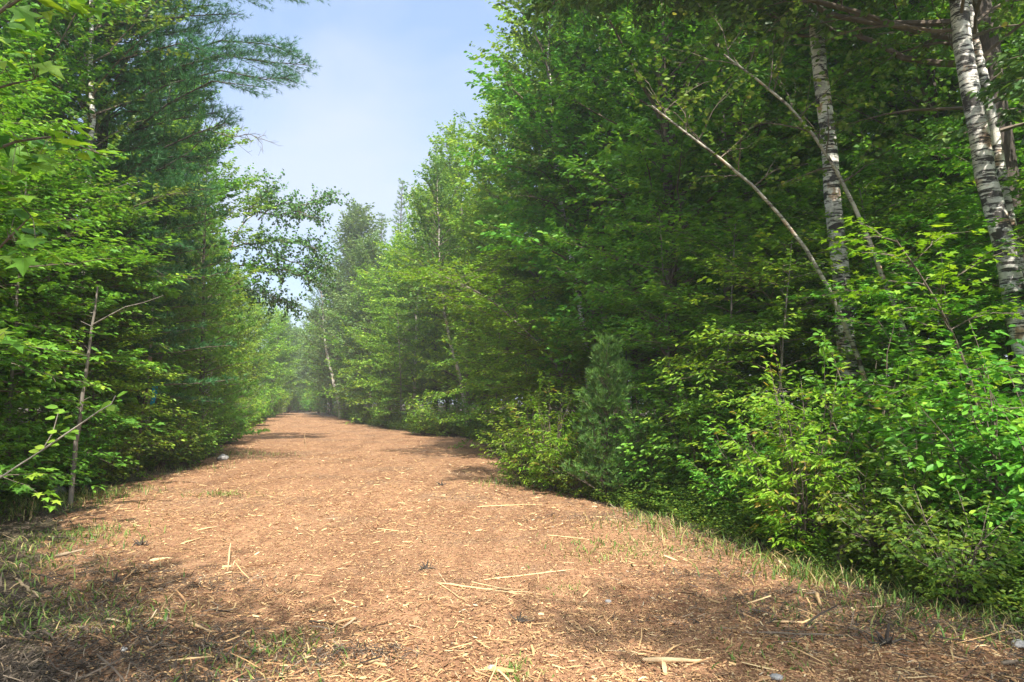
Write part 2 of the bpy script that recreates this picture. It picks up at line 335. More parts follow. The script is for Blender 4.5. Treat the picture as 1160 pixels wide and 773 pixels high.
def ground_mat(name, cols, fleck, chip_scale=75, bump=.8, rough=.95, patch=None):
    m, nt = nodes(name); L = nt.links.new
    tc = N(nt, 'ShaderNodeTexCoord')
    def noise(sc, det=6, ro=.6, dist=0):
        no = N(nt, 'ShaderNodeTexNoise'); no.inputs['Scale'].default_value = sc; no.inputs['Detail'].default_value = det
        no.inputs['Roughness'].default_value = ro; no.inputs['Distortion'].default_value = dist
        L(tc.outputs['Object'], no.inputs[0]); return no.outputs[0]
    c = ramp(nt, noise(9, 12, .75), cols)
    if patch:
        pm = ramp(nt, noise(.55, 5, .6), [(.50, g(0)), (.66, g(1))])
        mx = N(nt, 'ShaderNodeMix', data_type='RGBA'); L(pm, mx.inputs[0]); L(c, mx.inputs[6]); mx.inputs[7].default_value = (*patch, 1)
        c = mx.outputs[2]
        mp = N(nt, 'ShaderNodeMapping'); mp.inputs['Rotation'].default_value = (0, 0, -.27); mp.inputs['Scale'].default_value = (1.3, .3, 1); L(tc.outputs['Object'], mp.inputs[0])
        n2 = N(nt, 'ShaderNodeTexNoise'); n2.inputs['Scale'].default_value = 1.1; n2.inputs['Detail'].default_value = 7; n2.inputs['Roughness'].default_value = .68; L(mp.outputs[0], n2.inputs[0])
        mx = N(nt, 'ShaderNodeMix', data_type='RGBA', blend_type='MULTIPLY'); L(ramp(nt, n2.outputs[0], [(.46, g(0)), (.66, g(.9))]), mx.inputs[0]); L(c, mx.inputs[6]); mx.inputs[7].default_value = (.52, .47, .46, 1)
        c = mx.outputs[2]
    # chips: stretched voronoi cells in two directions
    hs = []
    for i, (rz, sx, sy) in enumerate(((.4, 1, .25), (1.9, 1.2, .22), (2.8, .9, .3))):
        mp = N(nt, 'ShaderNodeMapping'); mp.inputs['Rotation'].default_value = (0, 0, rz); mp.inputs['Scale'].default_value = (sx * chip_scale, sy * chip_scale, 1)
        wn = N(nt, 'ShaderNodeTexNoise'); wn.inputs['Scale'].default_value = 7; L(tc.outputs['Object'], wn.inputs[0])
        ad = N(nt, 'ShaderNodeMix', data_type='VECTOR'); ad.inputs[0].default_value = .07
        L(tc.outputs['Object'], ad.inputs[4]); L(wn.outputs[1], ad.inputs[5]); L(ad.outputs[1], mp.inputs[0])
        vo = N(nt, 'ShaderNodeTexVoronoi'); vo.inputs['Scale'].default_value = 1; L(mp.outputs[0], vo.inputs[0])
        wh = N(nt, 'ShaderNodeSeparateColor'); L(vo.outputs['Color'], wh.inputs[0])
        msk = ramp(nt, wh.outputs[0], [(.62, g(0)), (.7, g(1))])
        sh = ramp(nt, vo.outputs['Distance'], [(.25, g(1)), (.5, g(0))])
        mu = N(nt, 'ShaderNodeMath', operation='MULTIPLY'); L(msk, mu.inputs[0]); L(sh, mu.inputs[1])
        mx = N(nt, 'ShaderNodeMix', data_type='RGBA'); L(mu.outputs[0], mx.inputs[0]); L(c, mx.inputs[6])
        L(ramp(nt, wh.outputs[1], fleck), mx.inputs[7]); c = mx.outputs[2]; hs.append(mu.outputs[0])
    b = N(nt, 'ShaderNodeBsdfPrincipled'); b.inputs['Roughness'].default_value = rough; b.inputs['Specular IOR Level'].default_value = .15
    L(c, b.inputs['Base Color'])
    s = hs[0]
    for q in hs[1:]:
        a = N(nt, 'ShaderNodeMath', operation='ADD'); L(s, a.inputs[0]); L(q, a.inputs[1]); s = a.outputs[0]
    a = N(nt, 'ShaderNodeMath', operation='ADD'); L(s, a.inputs[0]); L(noise(24, 8, .75), a.inputs[1])
    bu = N(nt, 'ShaderNodeBump'); bu.inputs['Strength'].default_value = bump; bu.inputs['Distance'].default_value = .02
    L(a.outputs[0], bu.inputs['Height']); L(bu.outputs[0], b.inputs['Normal'])
    o = N(nt, 'ShaderNodeOutputMaterial'); L(b.outputs[0], o.inputs[0]); return m
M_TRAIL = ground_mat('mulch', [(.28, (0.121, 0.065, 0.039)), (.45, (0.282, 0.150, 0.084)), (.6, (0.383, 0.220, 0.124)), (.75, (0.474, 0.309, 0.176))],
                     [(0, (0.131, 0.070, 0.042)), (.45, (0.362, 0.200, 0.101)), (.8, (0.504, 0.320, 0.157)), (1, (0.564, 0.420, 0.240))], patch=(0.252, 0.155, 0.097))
M_FLOOR = ground_mat('forest_litter', [(.3, (.035, .026, .02)), (.5, (.09, .066, .046)), (.7, (.17, .125, .085))],
                     [(0, (.07, .05, .035)), (.6, (.20, .15, .10)), (1, (.32, .26, .19))], 45, patch=(.05, .07, .025))
def rock_mat():
    return bark_mat('granite', [(.3, (.16, .155, .15)), (.5, (.30, .29, .28)), (.7, (.42, .41, .39))], (20, 20, 20), .6)
M_ROCK = rock_mat()

# ------------------------------------------------------------------ things
def struct(name, me, kind='structure', label=None):
    o = bpy.data.objects.new(name, me); C.objects.link(o); o['kind'] = kind
    if label: o['label'] = label
    return o
def place(name, parts, loc, rz, sc, label, cat, group=None, tilt=(0, 0)):
    """an Empty at the base of the thing; each part a mesh object under it (repeats share mesh data)"""
    e = bpy.data.objects.new(name, None); C.objects.link(e); e.empty_display_size = .3
    e.location = loc; e.rotation_euler = (tilt[0], tilt[1], rz); e.scale = (sc, sc, sc) if not isinstance(sc, tuple) else sc
    e['label'] = label; e['category'] = cat
    if group: e['group'] = group
    for pn, me in parts:
        c = bpy.data.objects.new(pn, me); C.objects.link(c); c.parent = e
    return e
def kind(bufs, bark, leaf, name, twig=None):
    tb, cb = bufs
    return [('trunk' if 'shrub' not in name else 'stem', tb.mesh(name + '_stem', [bark, leaf], True)), ('crown', cb.mesh(name + '_crown', [twig or B_TWIG, leaf]))]
# ---- kinds of plant, each built once
K = {}
K['mapleA'] = kind(decid(1, vert(15, (.5, .3)), .13, 84, 3.1, edgep, base=.06, size=.135, k=8, step=.15, twl=.26, rise=(.7, 1.2), droop=.06, secgap=.25, updev=.85, ldroop=.3), B_GREY, G_MAPLE, 'maple')
K['mapleB'] = kind(decid(2, vert(14, (-.5, .4)), .12, 80, 2.8, edgep, base=.08, size=.13, k=8, step=.15, twl=.26, rise=(.7, 1.2), droop=.06, secgap=.25, updev=.85, ldroop=.3), B_GREY, G_LIME, 'lime_maple')
K['mapleC'] = kind(decid(3, vert(16, (.3, -.6)), .15, 84, 3.2, ell, base=.12, size=.145, k=8, step=.16, twl=.26, rise=(.7, 1.2), droop=.06, secgap=.26, updev=.85, ldroop=.3), B_DARK, G_MAPLE, 'forest_maple')
K['birchA'] = kind(decid(4, vert(15, (.6, .2)), .12, 80, 2.4, ell, base=.14, size=.095, k=10, step=.15, twl=.26, tpl=ROUND, droop=.12, ldroop=.6, updev=.7, secgap=.25), B_BIRCH, G_BIRCH, 'birch')
K['aspen'] = kind(decid(5, vert(13, (-.3, -.3)), .10, 76, 2.3, edgep, base=.1, size=.10, k=10, step=.15, twl=.26, tpl=ROUND, updev=.8, ldroop=.5, secgap=.25), B_PALE, G_LIME, 'aspen')
K['farA'] = kind(decid(6, vert(14, (.3, .3)), .14, 76, 3.3, edgep, base=.04, size=.21, k=7, step=.2, tpl=LEAF4, twl=.34, updev=.6, rise=(.7, 1.2), droop=.06, secgap=.28, jit=.07), B_GREY, G_FAR, 'far_tree')
K['farB'] = kind(decid(7, vert(13, (-.3, .3)), .13, 72, 3.0, edgep, base=.04, size=.21, k=7, step=.2, tpl=LEAF4, twl=.34, updev=.6, rise=(.7, 1.2), droop=.06, secgap=.28, jit=.07), B_GREY, G_LIME, 'far_lime')
K['sapA'] = kind(decid(8, vert(5.2, (.3, .1)), .03, 40, 1.6, edgep, base=.08, size=.105, k=7, step=.13, tpl=MAPLE, rise=(.1, .7), updev=.28, ldroop=.2, secgap=.2), B_GREY, G_MAPLE, 'sapling')
K['sapB'] = kind(decid(9, vert(6.2, (-.4, .2)), .035, 44, 1.7, edgep, base=.1, size=.105, k=7, step=.13, rise=(.1, .7), updev=.3, ldroop=.25, secgap=.2), B_GREY, G_MAPLE, 'sapling_b')
K['sapC'] = kind(decid(10, vert(4.2, (.2, -.3)), .025, 32, 1.3, edgep, base=.08, size=.095, k=7, step=.13, rise=(.1, .7), updev=.35, secgap=.18), B_GREY, G_LIME, 'sapling_c')
K['pineA'] = kind(pine(11, 17, .19, 3.0, 1.8, whorl=.42, per=6, nl=.14, kn=14, gap=.16, tgap=.085, prof=lambda t: 1.0 - .8 * t ** 1.6, nw=2.4), B_DARK, G_PINE, 'pine')
K['pineB'] = kind(pine(12, 9.5, .10, 2.0, .6, whorl=.38, per=6, nl=.14, kn=13, gap=.16, tgap=.085, nw=2.6), B_DARK, G_PINEL, 'young_pine')
K['pineC'] = kind(pine(13, 16, .15, 2.3, 2, whorl=.5, per=6, nl=.2, kn=10, gap=.22, tgap=.12, nw=2), B_DARK, G_FAR, 'far_pine')
K['pineS'] = kind(pine(14, 2.55, .03, .62, .12, whorl=.17, per=6, nl=.095, kn=13, gap=.065, tgap=.05, prof=lambda t: (1 - t) ** .55 + .1, rise=.45, nw=2.3), B_DARK, leaf_mat('small_pine_needle', [(0, (.05, .14, .035)), (.5, (.10, .22, .05)), (1, (.18, .32, .07))], trans=.35), 'small_pine')
K['tall'] = kind(decid(21, vert(11, (.2, .2)), .09, 20, 1.7, lambda t: .7 + .3 * math.sin(3.1 * t), base=.62, size=.11, k=7, step=.17), B_GREY, G_MAPLE, 'tall_maple')  # sparse high crown, shaped to cast broken shade from out of view
K['shA'] = kind(shrub(15, 1.7, 1.5, 20, 7, .09), B_TWIG, G_MAPLE, 'shrub_a')
K['shB'] = kind(shrub(16, 1.8, 1.5, 22, 8, .095, LEAFN, updev=.6), B_TWIG, G_LIME, 'shrub_b')
K['shC'] = kind(shrub(17, 2.3, 1.7, 20, 7, .10, branch=9), B_TWIG, G_MAPLE, 'shrub_c')
K['shD'] = kind(shrub(18, 1.1, 1.3, 22, 7, .075), B_TWIG, G_WEED, 'shrub_d')
K['shE'] = kind(shrub(19, 1.85, 1.35, 26, 8, .095, LEAFN, updev=.6, tshift=.2), B_TWIG, G_YEL, 'shrub_e')
K['shF'] = kind(shrub(20, 1.4, 1.2, 20, 8, .075, ROUND, updev=.6), B_TWIG, G_LIME, 'shrub_f')

def put(name, kd, px, d, sc, label, cat='tree', group=None, rz=None, x=None):
    X = col(px, d) if x is None else x
    return place(name, K[kd], (X, d, gz(X, d)), RNG.uniform(0, 6.28) if rz is None else rz, sc, label, cat, group)
def own(name, bufs, bark, leaf, label, cat='tree', group=None, origin=(0, 0, 0), stem='trunk', extra=()):
    """a tree of its own shape, modelled in world space about its foot"""
    tb, cb = bufs; parts = [(stem, tb.mesh(name + '_stem', [bark, leaf], True))]
    if cb is not None and cb.n: parts.append(('crown', cb.mesh(name + '_crown', [B_TWIG, leaf])))
    for pn, b_, m_ in extra: parts.append((pn, b_.mesh(name + '_' + pn, [m_], True)))
    return place(name, parts, origin, 0, 1, label, cat, group)
def rel(pts):
    """pixel polyline -> (foot, trunk relative to its foot)"""
    w = np.array([P(*p) for p in pts]); f = w[0].copy(); f[2] = gz(f[0], f[1]); w[0, 2] = f[2]
    return tuple(f), w - f
# ================================================================== PLANTS: right of the trail
# -- the pines and bushes standing at the edge
put('pine_sapling', 'pineS', 688, 12.4, 1.0, 'small soft bluish-green pine sapling alone at the corner of the brush by the trail')
put('shrub', 'shB', 592, 14.4, .85, 'light green bushy shrub at the outermost corner of brush where the trail narrows', 'shrub', 'shrubs along the trail')
put('shrub', 'shE', 624, 13.6, .92, 'bright yellow-green leafy shrub pressed against the light side of the pine sapling', 'shrub', 'shrubs along the trail')
put('shrub', 'shD', 655, 12.9, .9, 'low ferny shrub at the foot of the pine sapling', 'shrub', 'shrubs along the trail')
put('shrub', 'shA', 735, 12.3, 1.0, 'dark green shrub just behind the shaded side of the pine sapling', 'shrub', 'shrubs along the trail')
put('shrub', 'shC', 790, 11.4, .95, 'tall green shrub between the pine sapling and the yellow-green alder bush', 'shrub', 'shrubs along the trail')
put('shrub', 'shA', 838, 9.9, .75, 'rounded dark shrub low beside the yellow-green alder bush', 'shrub', 'shrubs along the trail')
put('alder_bush', 'shE', 908, 8.1, 1.0, 'sunlit yellow-green alder bush with narrow leaves and reddish bare twigs', 'shrub', rz=.4)
put('shrub', 'shC', 985, 8.8, 1.12, 'dim green shrub right behind the yellow-green alder bush', 'shrub', 'shrubs along the trail')
put('shrub', 'shD', 1000, 7.0, .9, 'low leafy shrub over the arching fallen branch', 'shrub', 'shrubs along the trail')
put('shrub', 'shA', 1060, 7.0, .9, 'leafy shrub beneath the yellow maple sapling', 'shrub', 'shrubs along the trail')
put('shrub', 'shD', 1075, 5.9, .75, 'low shrub at the edge of the litter beside the crooked fallen branch', 'shrub', 'shrubs along the trail')
put('shrub', 'shC', 1140, 6.6, .95, 'tall shaded shrub below the tall double birch', 'shrub', 'shrubs along the trail')
put('shrub', 'shA', 1210, 6.0, 1.0, 'dense shrub cut by the picture edge beneath the tall double birch', 'shrub', 'shrubs along the trail')
put('shrub', 'shF', 480, 36, 1.3, 'round bright shrub in the notch where the edge of the wood steps back', 'shrub', 'shrubs along the trail')
put('shrub', 'shD', 505, 35, 1.5, 'wide low shrub at the foot of the straight white birch stem', 'shrub', 'shrubs along the trail')
put('shrub', 'shA', 540, 34, 1.1, 'dark low shrub deep in the notch beside the dark trunk', 'shrub', 'shrubs along the trail')
put('shrub', 'shB', 440, 46, 1.2, 'green shrub half way between the notch and the bent birch', 'shrub', 'shrubs along the trail')
put('shrub', 'shA', 412, 54, 1.3, 'leafy shrub on the near side of the bent birch', 'shrub', 'shrubs along the trail')
put('shrub', 'shB', 393, 66, 1.4, 'small bright shrub touching the foot of the bent birch', 'shrub', 'shrubs along the trail')
for px, d, kd, sc, lb in ((820, 12.5, 'sapA', .9, 'layered maple sapling above the tall green shrub near the pine sapling'),
        (760, 14.5, 'sapB', .85, 'broad green maple sapling rising directly behind the pine sapling'),
        (875, 10.8, 'sapC', .95, 'young maple with flat leaf layers between the two leaning birches and the trail'),
        (712, 19, 'sapA', .8, 'maple sapling far behind the pine sapling in front of the mottled birch'),
        (632, 21, 'sapC', .9, 'lime green sapling behind the corner shrubs'),
        (1010, 11.5, 'sapB', .8, 'shaded maple sapling between the straight tall birch and the leaning birch foot'),
        (1085, 9.3, 'sapA', .72, 'shaded maple sapling at the foot of the tall double birch'),
        (1150, 10.5, 'sapB', .9, 'maple sapling filling the gap behind the thick dark oak trunk'),
        (940, 13.5, 'sapA', 1.05, 'maple sapling directly behind the straight tall birch'),
        (905, 16.5, 'sapB', 1.2, 'taller maple sapling behind the highest leaning birch'),
        (1060, 14.5, 'sapA', 1.25, 'dark green sapling around the dim grey trunk beside the double birch')):
    put('maple_sapling', kd, px, d, sc, lb, 'tree', 'saplings under the tall trees')
for px, d, kd, sc, lb in ((600, 24, 'sapC', 1.1, 'lime sapling beneath the arch of the leaning yellow-green maple'),
        (455, 44, 'sapB', 1.1, 'young maple leaning from the wood between the notch and the bent birch'),
        (560, 26, 'sapC', 1.15, 'lime sapling at the inner corner of the notch'),
        (428, 52, 'sapC', 1.6, 'lime young tree at the trail edge above the shrub near the bent birch')):
    put('maple_sapling', kd, px, d, sc, lb, 'tree', 'saplings under the tall trees')
# -- yellow-green sapling over the right-hand brush
f, tr = rel([(1118, 560, 7.2), (1112, 470, 7.2), (1085, 380, 7.1), (1050, 320, 7.0), (1015, 272, 6.9)])
own('maple_sapling', decid(31, tr, .016, 15, .62, lambda t: 1 - .55 * t, base=.3, size=.085, k=6, step=.12, tpl=MAPLE, rise=(.2, .7), updev=.35, secgap=.18, twl=.12), B_TWIG, G_YEL,
    'slim maple sapling with glowing yellow-green leaves in front of the tall double birch', origin=f, group='saplings under the tall trees')
# -- birches
f, tr = rel([(972, 560, 11), (962, 420, 11), (955, 320, 11), (943, 200, 11), (930, 80, 11), (918, -20, 11), (905, -200, 11), (900, -420, 11)])
own('birch_tree', decid(32, tr, .142, 47, 2.6, ell, base=.5, size=.07, k=8, step=.16, tpl=ROUND, ldroop=.6, updev=.7, taper=.6, sides=14), B_BIRCH, G_BIRCH,
    'straight tall birch with peeling white bark and black patches behind two leaning birches', origin=f)
f, tr = rel([(1185, 520, 8.6), (1165, 410, 8.6), (1148, 330, 8.6), (1118, 220, 8.6), (1098, 110, 8.6), (1084, 0, 8.6), (1060, -200, 8.6), (1050, -450, 8.6)])
own('birch_tree', decid(33, tr, .132, 47, 2.4, ell, base=.5, size=.07, k=8, step=.16, tpl=ROUND, ldroop=.6, updev=.7, taper=.55, sides=14), B_BIRCH, G_BIRCH,
    'thickest white birch stem, touching the dark oak trunk', origin=f)
f, tr = rel([(1190, 520, 9.0), (1165, 400, 9.0), (1150, 300, 9.0), (1130, 190, 9.0), (1108, 80, 9.0), (1088, -30, 9.0), (1060, -260, 9.0)])
own('birch_tree', decid(34, tr, .07, 28, 1.7, ell, base=.5, size=.07, k=8, step=.16, tpl=ROUND, ldroop=.6, updev=.7, taper=.5, sides=10), B_BIRCH, G_BIRCH,
    'slimmer birch stem squeezed between the thickest birch and the dark oak', origin=f)
f, tr = rel([(1006, 560, 10.2), (990, 450, 10.1), (975, 400, 10), (945, 335, 9.9), (905, 268, 9.7), (880, 232, 9.6), (842, 196, 9.5), (800, 168, 9.4), (768, 145, 9.3), (738, 120, 9.2)])
own('birch_tree', decid(35, tr, .035, 9, .8, lambda t: .6 + .4 * t, base=.72, size=.07, k=7, step=.15, tpl=ROUND, updev=.7, sides=10, taper=.75), B_BIRCHW, G_BIRCH,
    'longest leaning young birch, its bare grey-white stem arching out towards the trail', origin=f, group='leaning young birches')
f, tr = rel([(1064, 560, 10), (1050, 440, 10), (1035, 388, 10), (1005, 330, 9.9), (985, 275, 9.9), (966, 225, 9.8), (945, 190, 9.8), (928, 155, 9.7), (900, 118, 9.6), (862, 92, 9.5), (820, 62, 9.4)])
own('birch_tree', decid(36, tr, .042, 12, 1.0, lambda t: .6 + .4 * t, base=.66, size=.07, k=7, step=.15, tpl=ROUND, updev=.7, sides=10, taper=.8), B_BIRCHW, G_BIRCH,
    'leaning young birch whose white stem crosses the straight tall birch', origin=f, group='leaning young birches')
f, tr = rel([(672, 500, 21), (665, 400, 21), (660, 350, 21), (647, 290, 21), (636, 220, 21), (628, 160, 21), (622, 60, 21), (620, -40, 21)])
own('birch_tree', decid(37, tr, .10, 70, 1.9, ell, base=.42, size=.09, k=8, step=.16, tpl=ROUND, ldroop=.5, updev=.7, taper=.8), B_BIRCH, G_BIRCH,
    'mottled white birch in the wood above and behind the pine sapling', origin=f)
f, tr = rel([(530, 474, 36.5), (524, 440, 36.5), (512, 395, 36.5), (503, 340, 36.5), (498, 270, 36.5), (495, 200, 36.5)])
own('birch_tree', decid(38, tr, .095, 61, 2.2, ell, base=.42, size=.11, k=7, step=.16, tpl=ROUND, updev=.7), B_BIRCHW, G_BIRCH,
    'straight slanting white birch stem in the notch of the wood edge', origin=f)
f, tr = rel([(386, 472, 70), (384, 455, 70), (377, 430, 70), (371, 405, 70), (366, 370, 70), (364, 320, 70)])
own('birch_tree', decid(39, tr, .17, 47, 2.4, ell, base=.4, size=.14, k=6, step=.16, tpl=LEAF4, updev=.7), B_BIRCHW, G_BIRCH,
    'bent white birch at the trailside where the trail turns out of sight', origin=f)
f, tr = rel([(835, 470, 17), (828, 360, 17), (824, 240, 17), (818, 120, 17), (812, 0, 17), (808, -120, 17)])
own('maple_tree', decid(40, tr, .12, 67, 2.8, ell, base=.45, size=.10, k=7, step=.16), B_GREY, G_MAPLE,
    'smooth grey trunked maple left of the straight tall birch', origin=f)
f, tr = rel([(1022, 520, 15), (1024, 400, 15), (1026, 250, 15), (1032, 100, 15), (1040, -20, 15), (1046, -220, 15)])
own('birch_tree', decid(41, tr, .12, 61, 2.6, ell, base=.45, size=.09, k=7, step=.16, tpl=ROUND, updev=.7), B_BIRCH, G_MAPLE,
    'dim grey birch in the shade between the straight tall birch and the double birch', origin=f)
f, tr = rel([(722, 480, 22), (718, 380, 22), (708, 290, 22), (700, 200, 22), (694, 60, 22), (690, -60, 22)])
own('maple_tree', decid(42, tr, .12, 70, 2.9, ell, base=.4, size=.10, k=7, step=.16), B_DARK, G_MAPLE,
    'dark thin trunked maple beside the mottled white birch', origin=f)
f, tr = rel([(655, 470, 21), (640, 420, 21), (606, 385, 21), (570, 350, 21), (535, 325, 21), (500, 312, 21)])
own('maple_tree', decid(43, tr, .045, 52, 2.0, lambda t: .7 + .3 * math.sin(3 * t), base=.2, size=.11, k=7, step=.17, tpl=LEAF6, rise=(.3, .5), updev=.35), B_GREY, G_YEL,
    'leaning maple with yellow-green leaves reaching out over the notch', origin=f)
# -- the oak whose dark boughs hang over the trail
def oak():
    rng = np.random.default_rng(44)
    tb, cb = MB(), MB(); H = 14
    tr = [(0, 0, 0), (-.12, 0, 2), (-.3, 0, 4), (-.62, -.05, 7), (-.8, -.1, 10), (-.9, 0, 14)]
    tb, cb = decid(45, tr, .24, 36, 3.4, ell, base=.62, size=.12, k=7, step=.2, tpl=LEAF6, updev=.6, sides=16, taper=.75)
    AP, AD = [], []
    trp = np.array(tr, float)
    for (z0, ddx, ddy, L, el) in ((6.3, -1, -.05, 5.8, .08), (6.6, -1, .35, 6.0, .12), (7.1, -1, -.3, 5.6, .10), (6.0, -.8, .6, 5.2, .10), (7.6, -1, .1, 6.0, .15), (8.3, -1, .5, 5.6, .2), (8.6, -.9, -.4, 5.4, .22), (6.6, -.45, -.9, 3.4, .2), (5.2, .3, -1, 2.4, .2)):
        p = np.array([np.interp(z0, trp[:, 2], trp[:, i]) for i in range(3)]); d = nrmz(np.array([ddx, ddy, math.tan(el)]))
        lp = [p]
        for j in range(10):
            d = nrmz(d + rng.normal(0, .15, 3) + np.array([0, 0, -.005])); lp.append(lp[-1] + d * L / 10)
        lp = np.array(lp); ls = np.linspace(0, 1, 11)
        tube(cb, lp, np.linspace(.052, .007, 11), 7, 0)
        sg = 1
        for sj in np.linspace(.28, 1, 15):
            sp = path_at(lp, ls, sj); dd = nrmz(path_at(lp, ls, min(1, sj + .1)) - path_at(lp, ls, sj - .1)); sg = -sg
            sd = rotz(dd, sg * rng.uniform(.4, 1.2)); sd[2] += rng.uniform(-.3, .25); l2 = rng.uniform(.6, 1.4) * (1.25 - .5 * sj)
            q1 = sp + nrmz(sd) * l2 * .5; q2 = q1 + nrmz(sd + np.array([0, 0, -.25])) * l2 * .5
            tube(cb, [sp, q1, q2], [.016, .009, .003], 4, 0)
            for u in np.linspace(.15, 1, 7):
                b = sp + (q1 - sp) * u * 2 if u < .5 else q1 + (q2 - q1) * (u - .5) * 2
                t2 = rotz(nrmz(sd), rng.uniform(.5, 1.2) * rng.choice([-1, 1])); t2[2] += rng.uniform(-.3, .2); l3 = rng.uniform(.2, .5)
                tube(cb, [b, b + t2 * l3], [.005, .002], 3, 0)
                for w in (.35, .7, 1.0): AP.append(b + t2 * l3 * w); AD.append(rotz(t2, rng.uniform(-.9, .9)))
    sprays(cb, rng, np.array(AP), np.array(AD), 6, .115, .13, LEAF6, .6, .35, .04)
    x, y = col(1178, 9.6), 9.6
    return own('oak_tree', (tb, cb), B_DARK, G_OAK, 'big oak with a thick dark trunk and long dark boughs spreading over towards the trail', origin=(x, y, gz(x, y)))
oak()
# -- tall trees forming the right-hand wall, near to far
for px, d, kd, sc, lb in (
        (770, 16.5, 'mapleC', 1.0, 'tall green maple behind the oak boughs above the broad sapling'),
        (690, 21, 'mapleA', 1.12, 'tall maple standing over the mottled white birch'),
        (672, 27, 'mapleB', 1.28, 'tallest lime green maple whose crown meets the sky below the oak boughs'),
        (612, 29.5, 'mapleA', 1.08, 'full green maple on the sky side of the tallest lime maple'),
        (574, 33, 'mapleB', 1.08, 'lime green maple over the notch with a ragged rounded top'),
        (530, 41, 'mapleB', 1.15, 'lime maple behind the slanting white birch stem'),
        (492, 47, 'pineC', 1.12, 'dark spiky pine top poking highest above the green crowns beside the trail'),
        (508, 50, 'mapleC', 1.0, 'forest maple just behind the spiky pine'),
        (470, 47, 'aspen', 1.1, 'aspen in front of the spiky pines, pale green'),
        (452, 55, 'pineC', 1.12, 'second spiky pine top, lower than the first one'),
        (446, 52, 'farB', .95, 'light green tree under the second spiky pine'),
        (432, 62, 'pineC', 1.08, 'third and lowest spiky pine top near the rounded blue-green tree'),
        (420, 60, 'farA', 1.0, 'grey-green tree in front of the lowest spiky pine'),
        (402, 74, 'farA', 1.42, 'rounded dark blue-green tree ending the skyline beside the gap of sky'),
        (408, 66, 'farB', .85, 'lower light green tree behind the bent birch'),
        (388, 84, 'farA', 1.15, 'hazy grey-green tree just past the rounded blue-green tree'),
        (376, 92, 'farB', 1.0, 'hazy pale tree beyond the bent birch'),
        (860, 18, 'mapleC', .95, 'forest maple in the shade behind the highest leaning birch'),
        (960, 17.5, 'mapleA', .95, 'forest maple in the shade behind the straight tall birch'),
        (1090, 16, 'mapleC', .92, 'forest maple in the shade behind the double birch'),
        (1190, 13, 'mapleA', .9, 'forest maple in the shade behind the dark oak trunk')):
    nm = {'mapleA': 'maple_tree', 'mapleB': 'maple_tree', 'mapleC': 'maple_tree', 'aspen': 'aspen_tree', 'pineC': 'pine_tree', 'farA': 'broadleaf_tree', 'farB': 'broadleaf_tree'}[kd]
    put(nm, kd, px, d, sc, lb, 'tree', 'tall trees lining the trail')
# ================================================================== PLANTS: left of the trail
put('white_pine', 'pineA', 100, 16.5, 1.0, 'huge dark white pine whose top bough reaches out over the open sky', rz=.3)
put('pine_tree', 'pineB', 228, 22, .95, 'sunlit light green young pine leaning out beside the huge white pine', rz=1.0)
put('pine_tree', 'pineB', 158, 20, .8, 'shaded young pine under the huge white pine')
for px, d, kd, sc, lb in (
        (14, 12.6, 'sapA', 1.1, 'maple sapling with flat dark green leaf layers behind the bare grey pole'),
        (52, 14.0, 'sapB', 1.0, 'maple sapling in deep shade against the huge white pine'),
        (-60, 10.2, 'sapB', 1.0, 'maple sapling at the picture edge behind the foreground twig'),
        (-190, 8.2, 'sapA', 1.1, 'maple sapling mostly out of view beside the foreground leaves'),
        (112, 14.4, 'sapC', .8, 'lime green sapling growing beside the blue ribbon'),
        (175, 19, 'sapB', .8, 'thin maple sapling above the mounded shrubs')):
    put('maple_sapling', kd, px, d, sc, lb, 'tree', 'saplings under the tall trees')
for px, d, kd, sc, lb in (
        (150, 17.3, 'shA', 1.0, 'mounded shrub next to the blue ribbon pole'),
        (185, 17.6, 'shD', 1.3, 'low mounded shrub spilling towards the grey stone'),
        (215, 18.9, 'shA', .95, 'full green shrub above the small grey stone by the trail'),
        (236, 22.0, 'shB', .95, 'sunlit shrub behind the small grey stone'),
        (262, 29, 'shA', 1.1, 'shrub where the trail edge first bends behind the mound'),
        (277, 38, 'shB', 1.2, 'yellowish shrub overhanging the trail edge past the mound'),
        (290, 50, 'shF', 1.5, 'small shrub on the trail edge before the haze'),
        (302, 62, 'shA', 1.5, 'far shrub on the trail edge in the haze'),
        (312, 76, 'shB', 1.6, 'last shrub on the trail edge where it vanishes'),
        (120, 13.9, 'shD', 1.1, 'low dark shrub between the round boulder and the mound'),
        (25, 12.2, 'shA', .9, 'dark shrub behind the round boulder'),
        (95, 13.0, 'shC', .7, 'dark shrub behind the foot of the bare grey pole'),
        (-35, 10.2, 'shC', .8, 'shaded shrub at the picture edge behind the thin twig')):
    put('shrub', kd, px, d, sc, lb, 'shrub', 'shrubs along the trail')
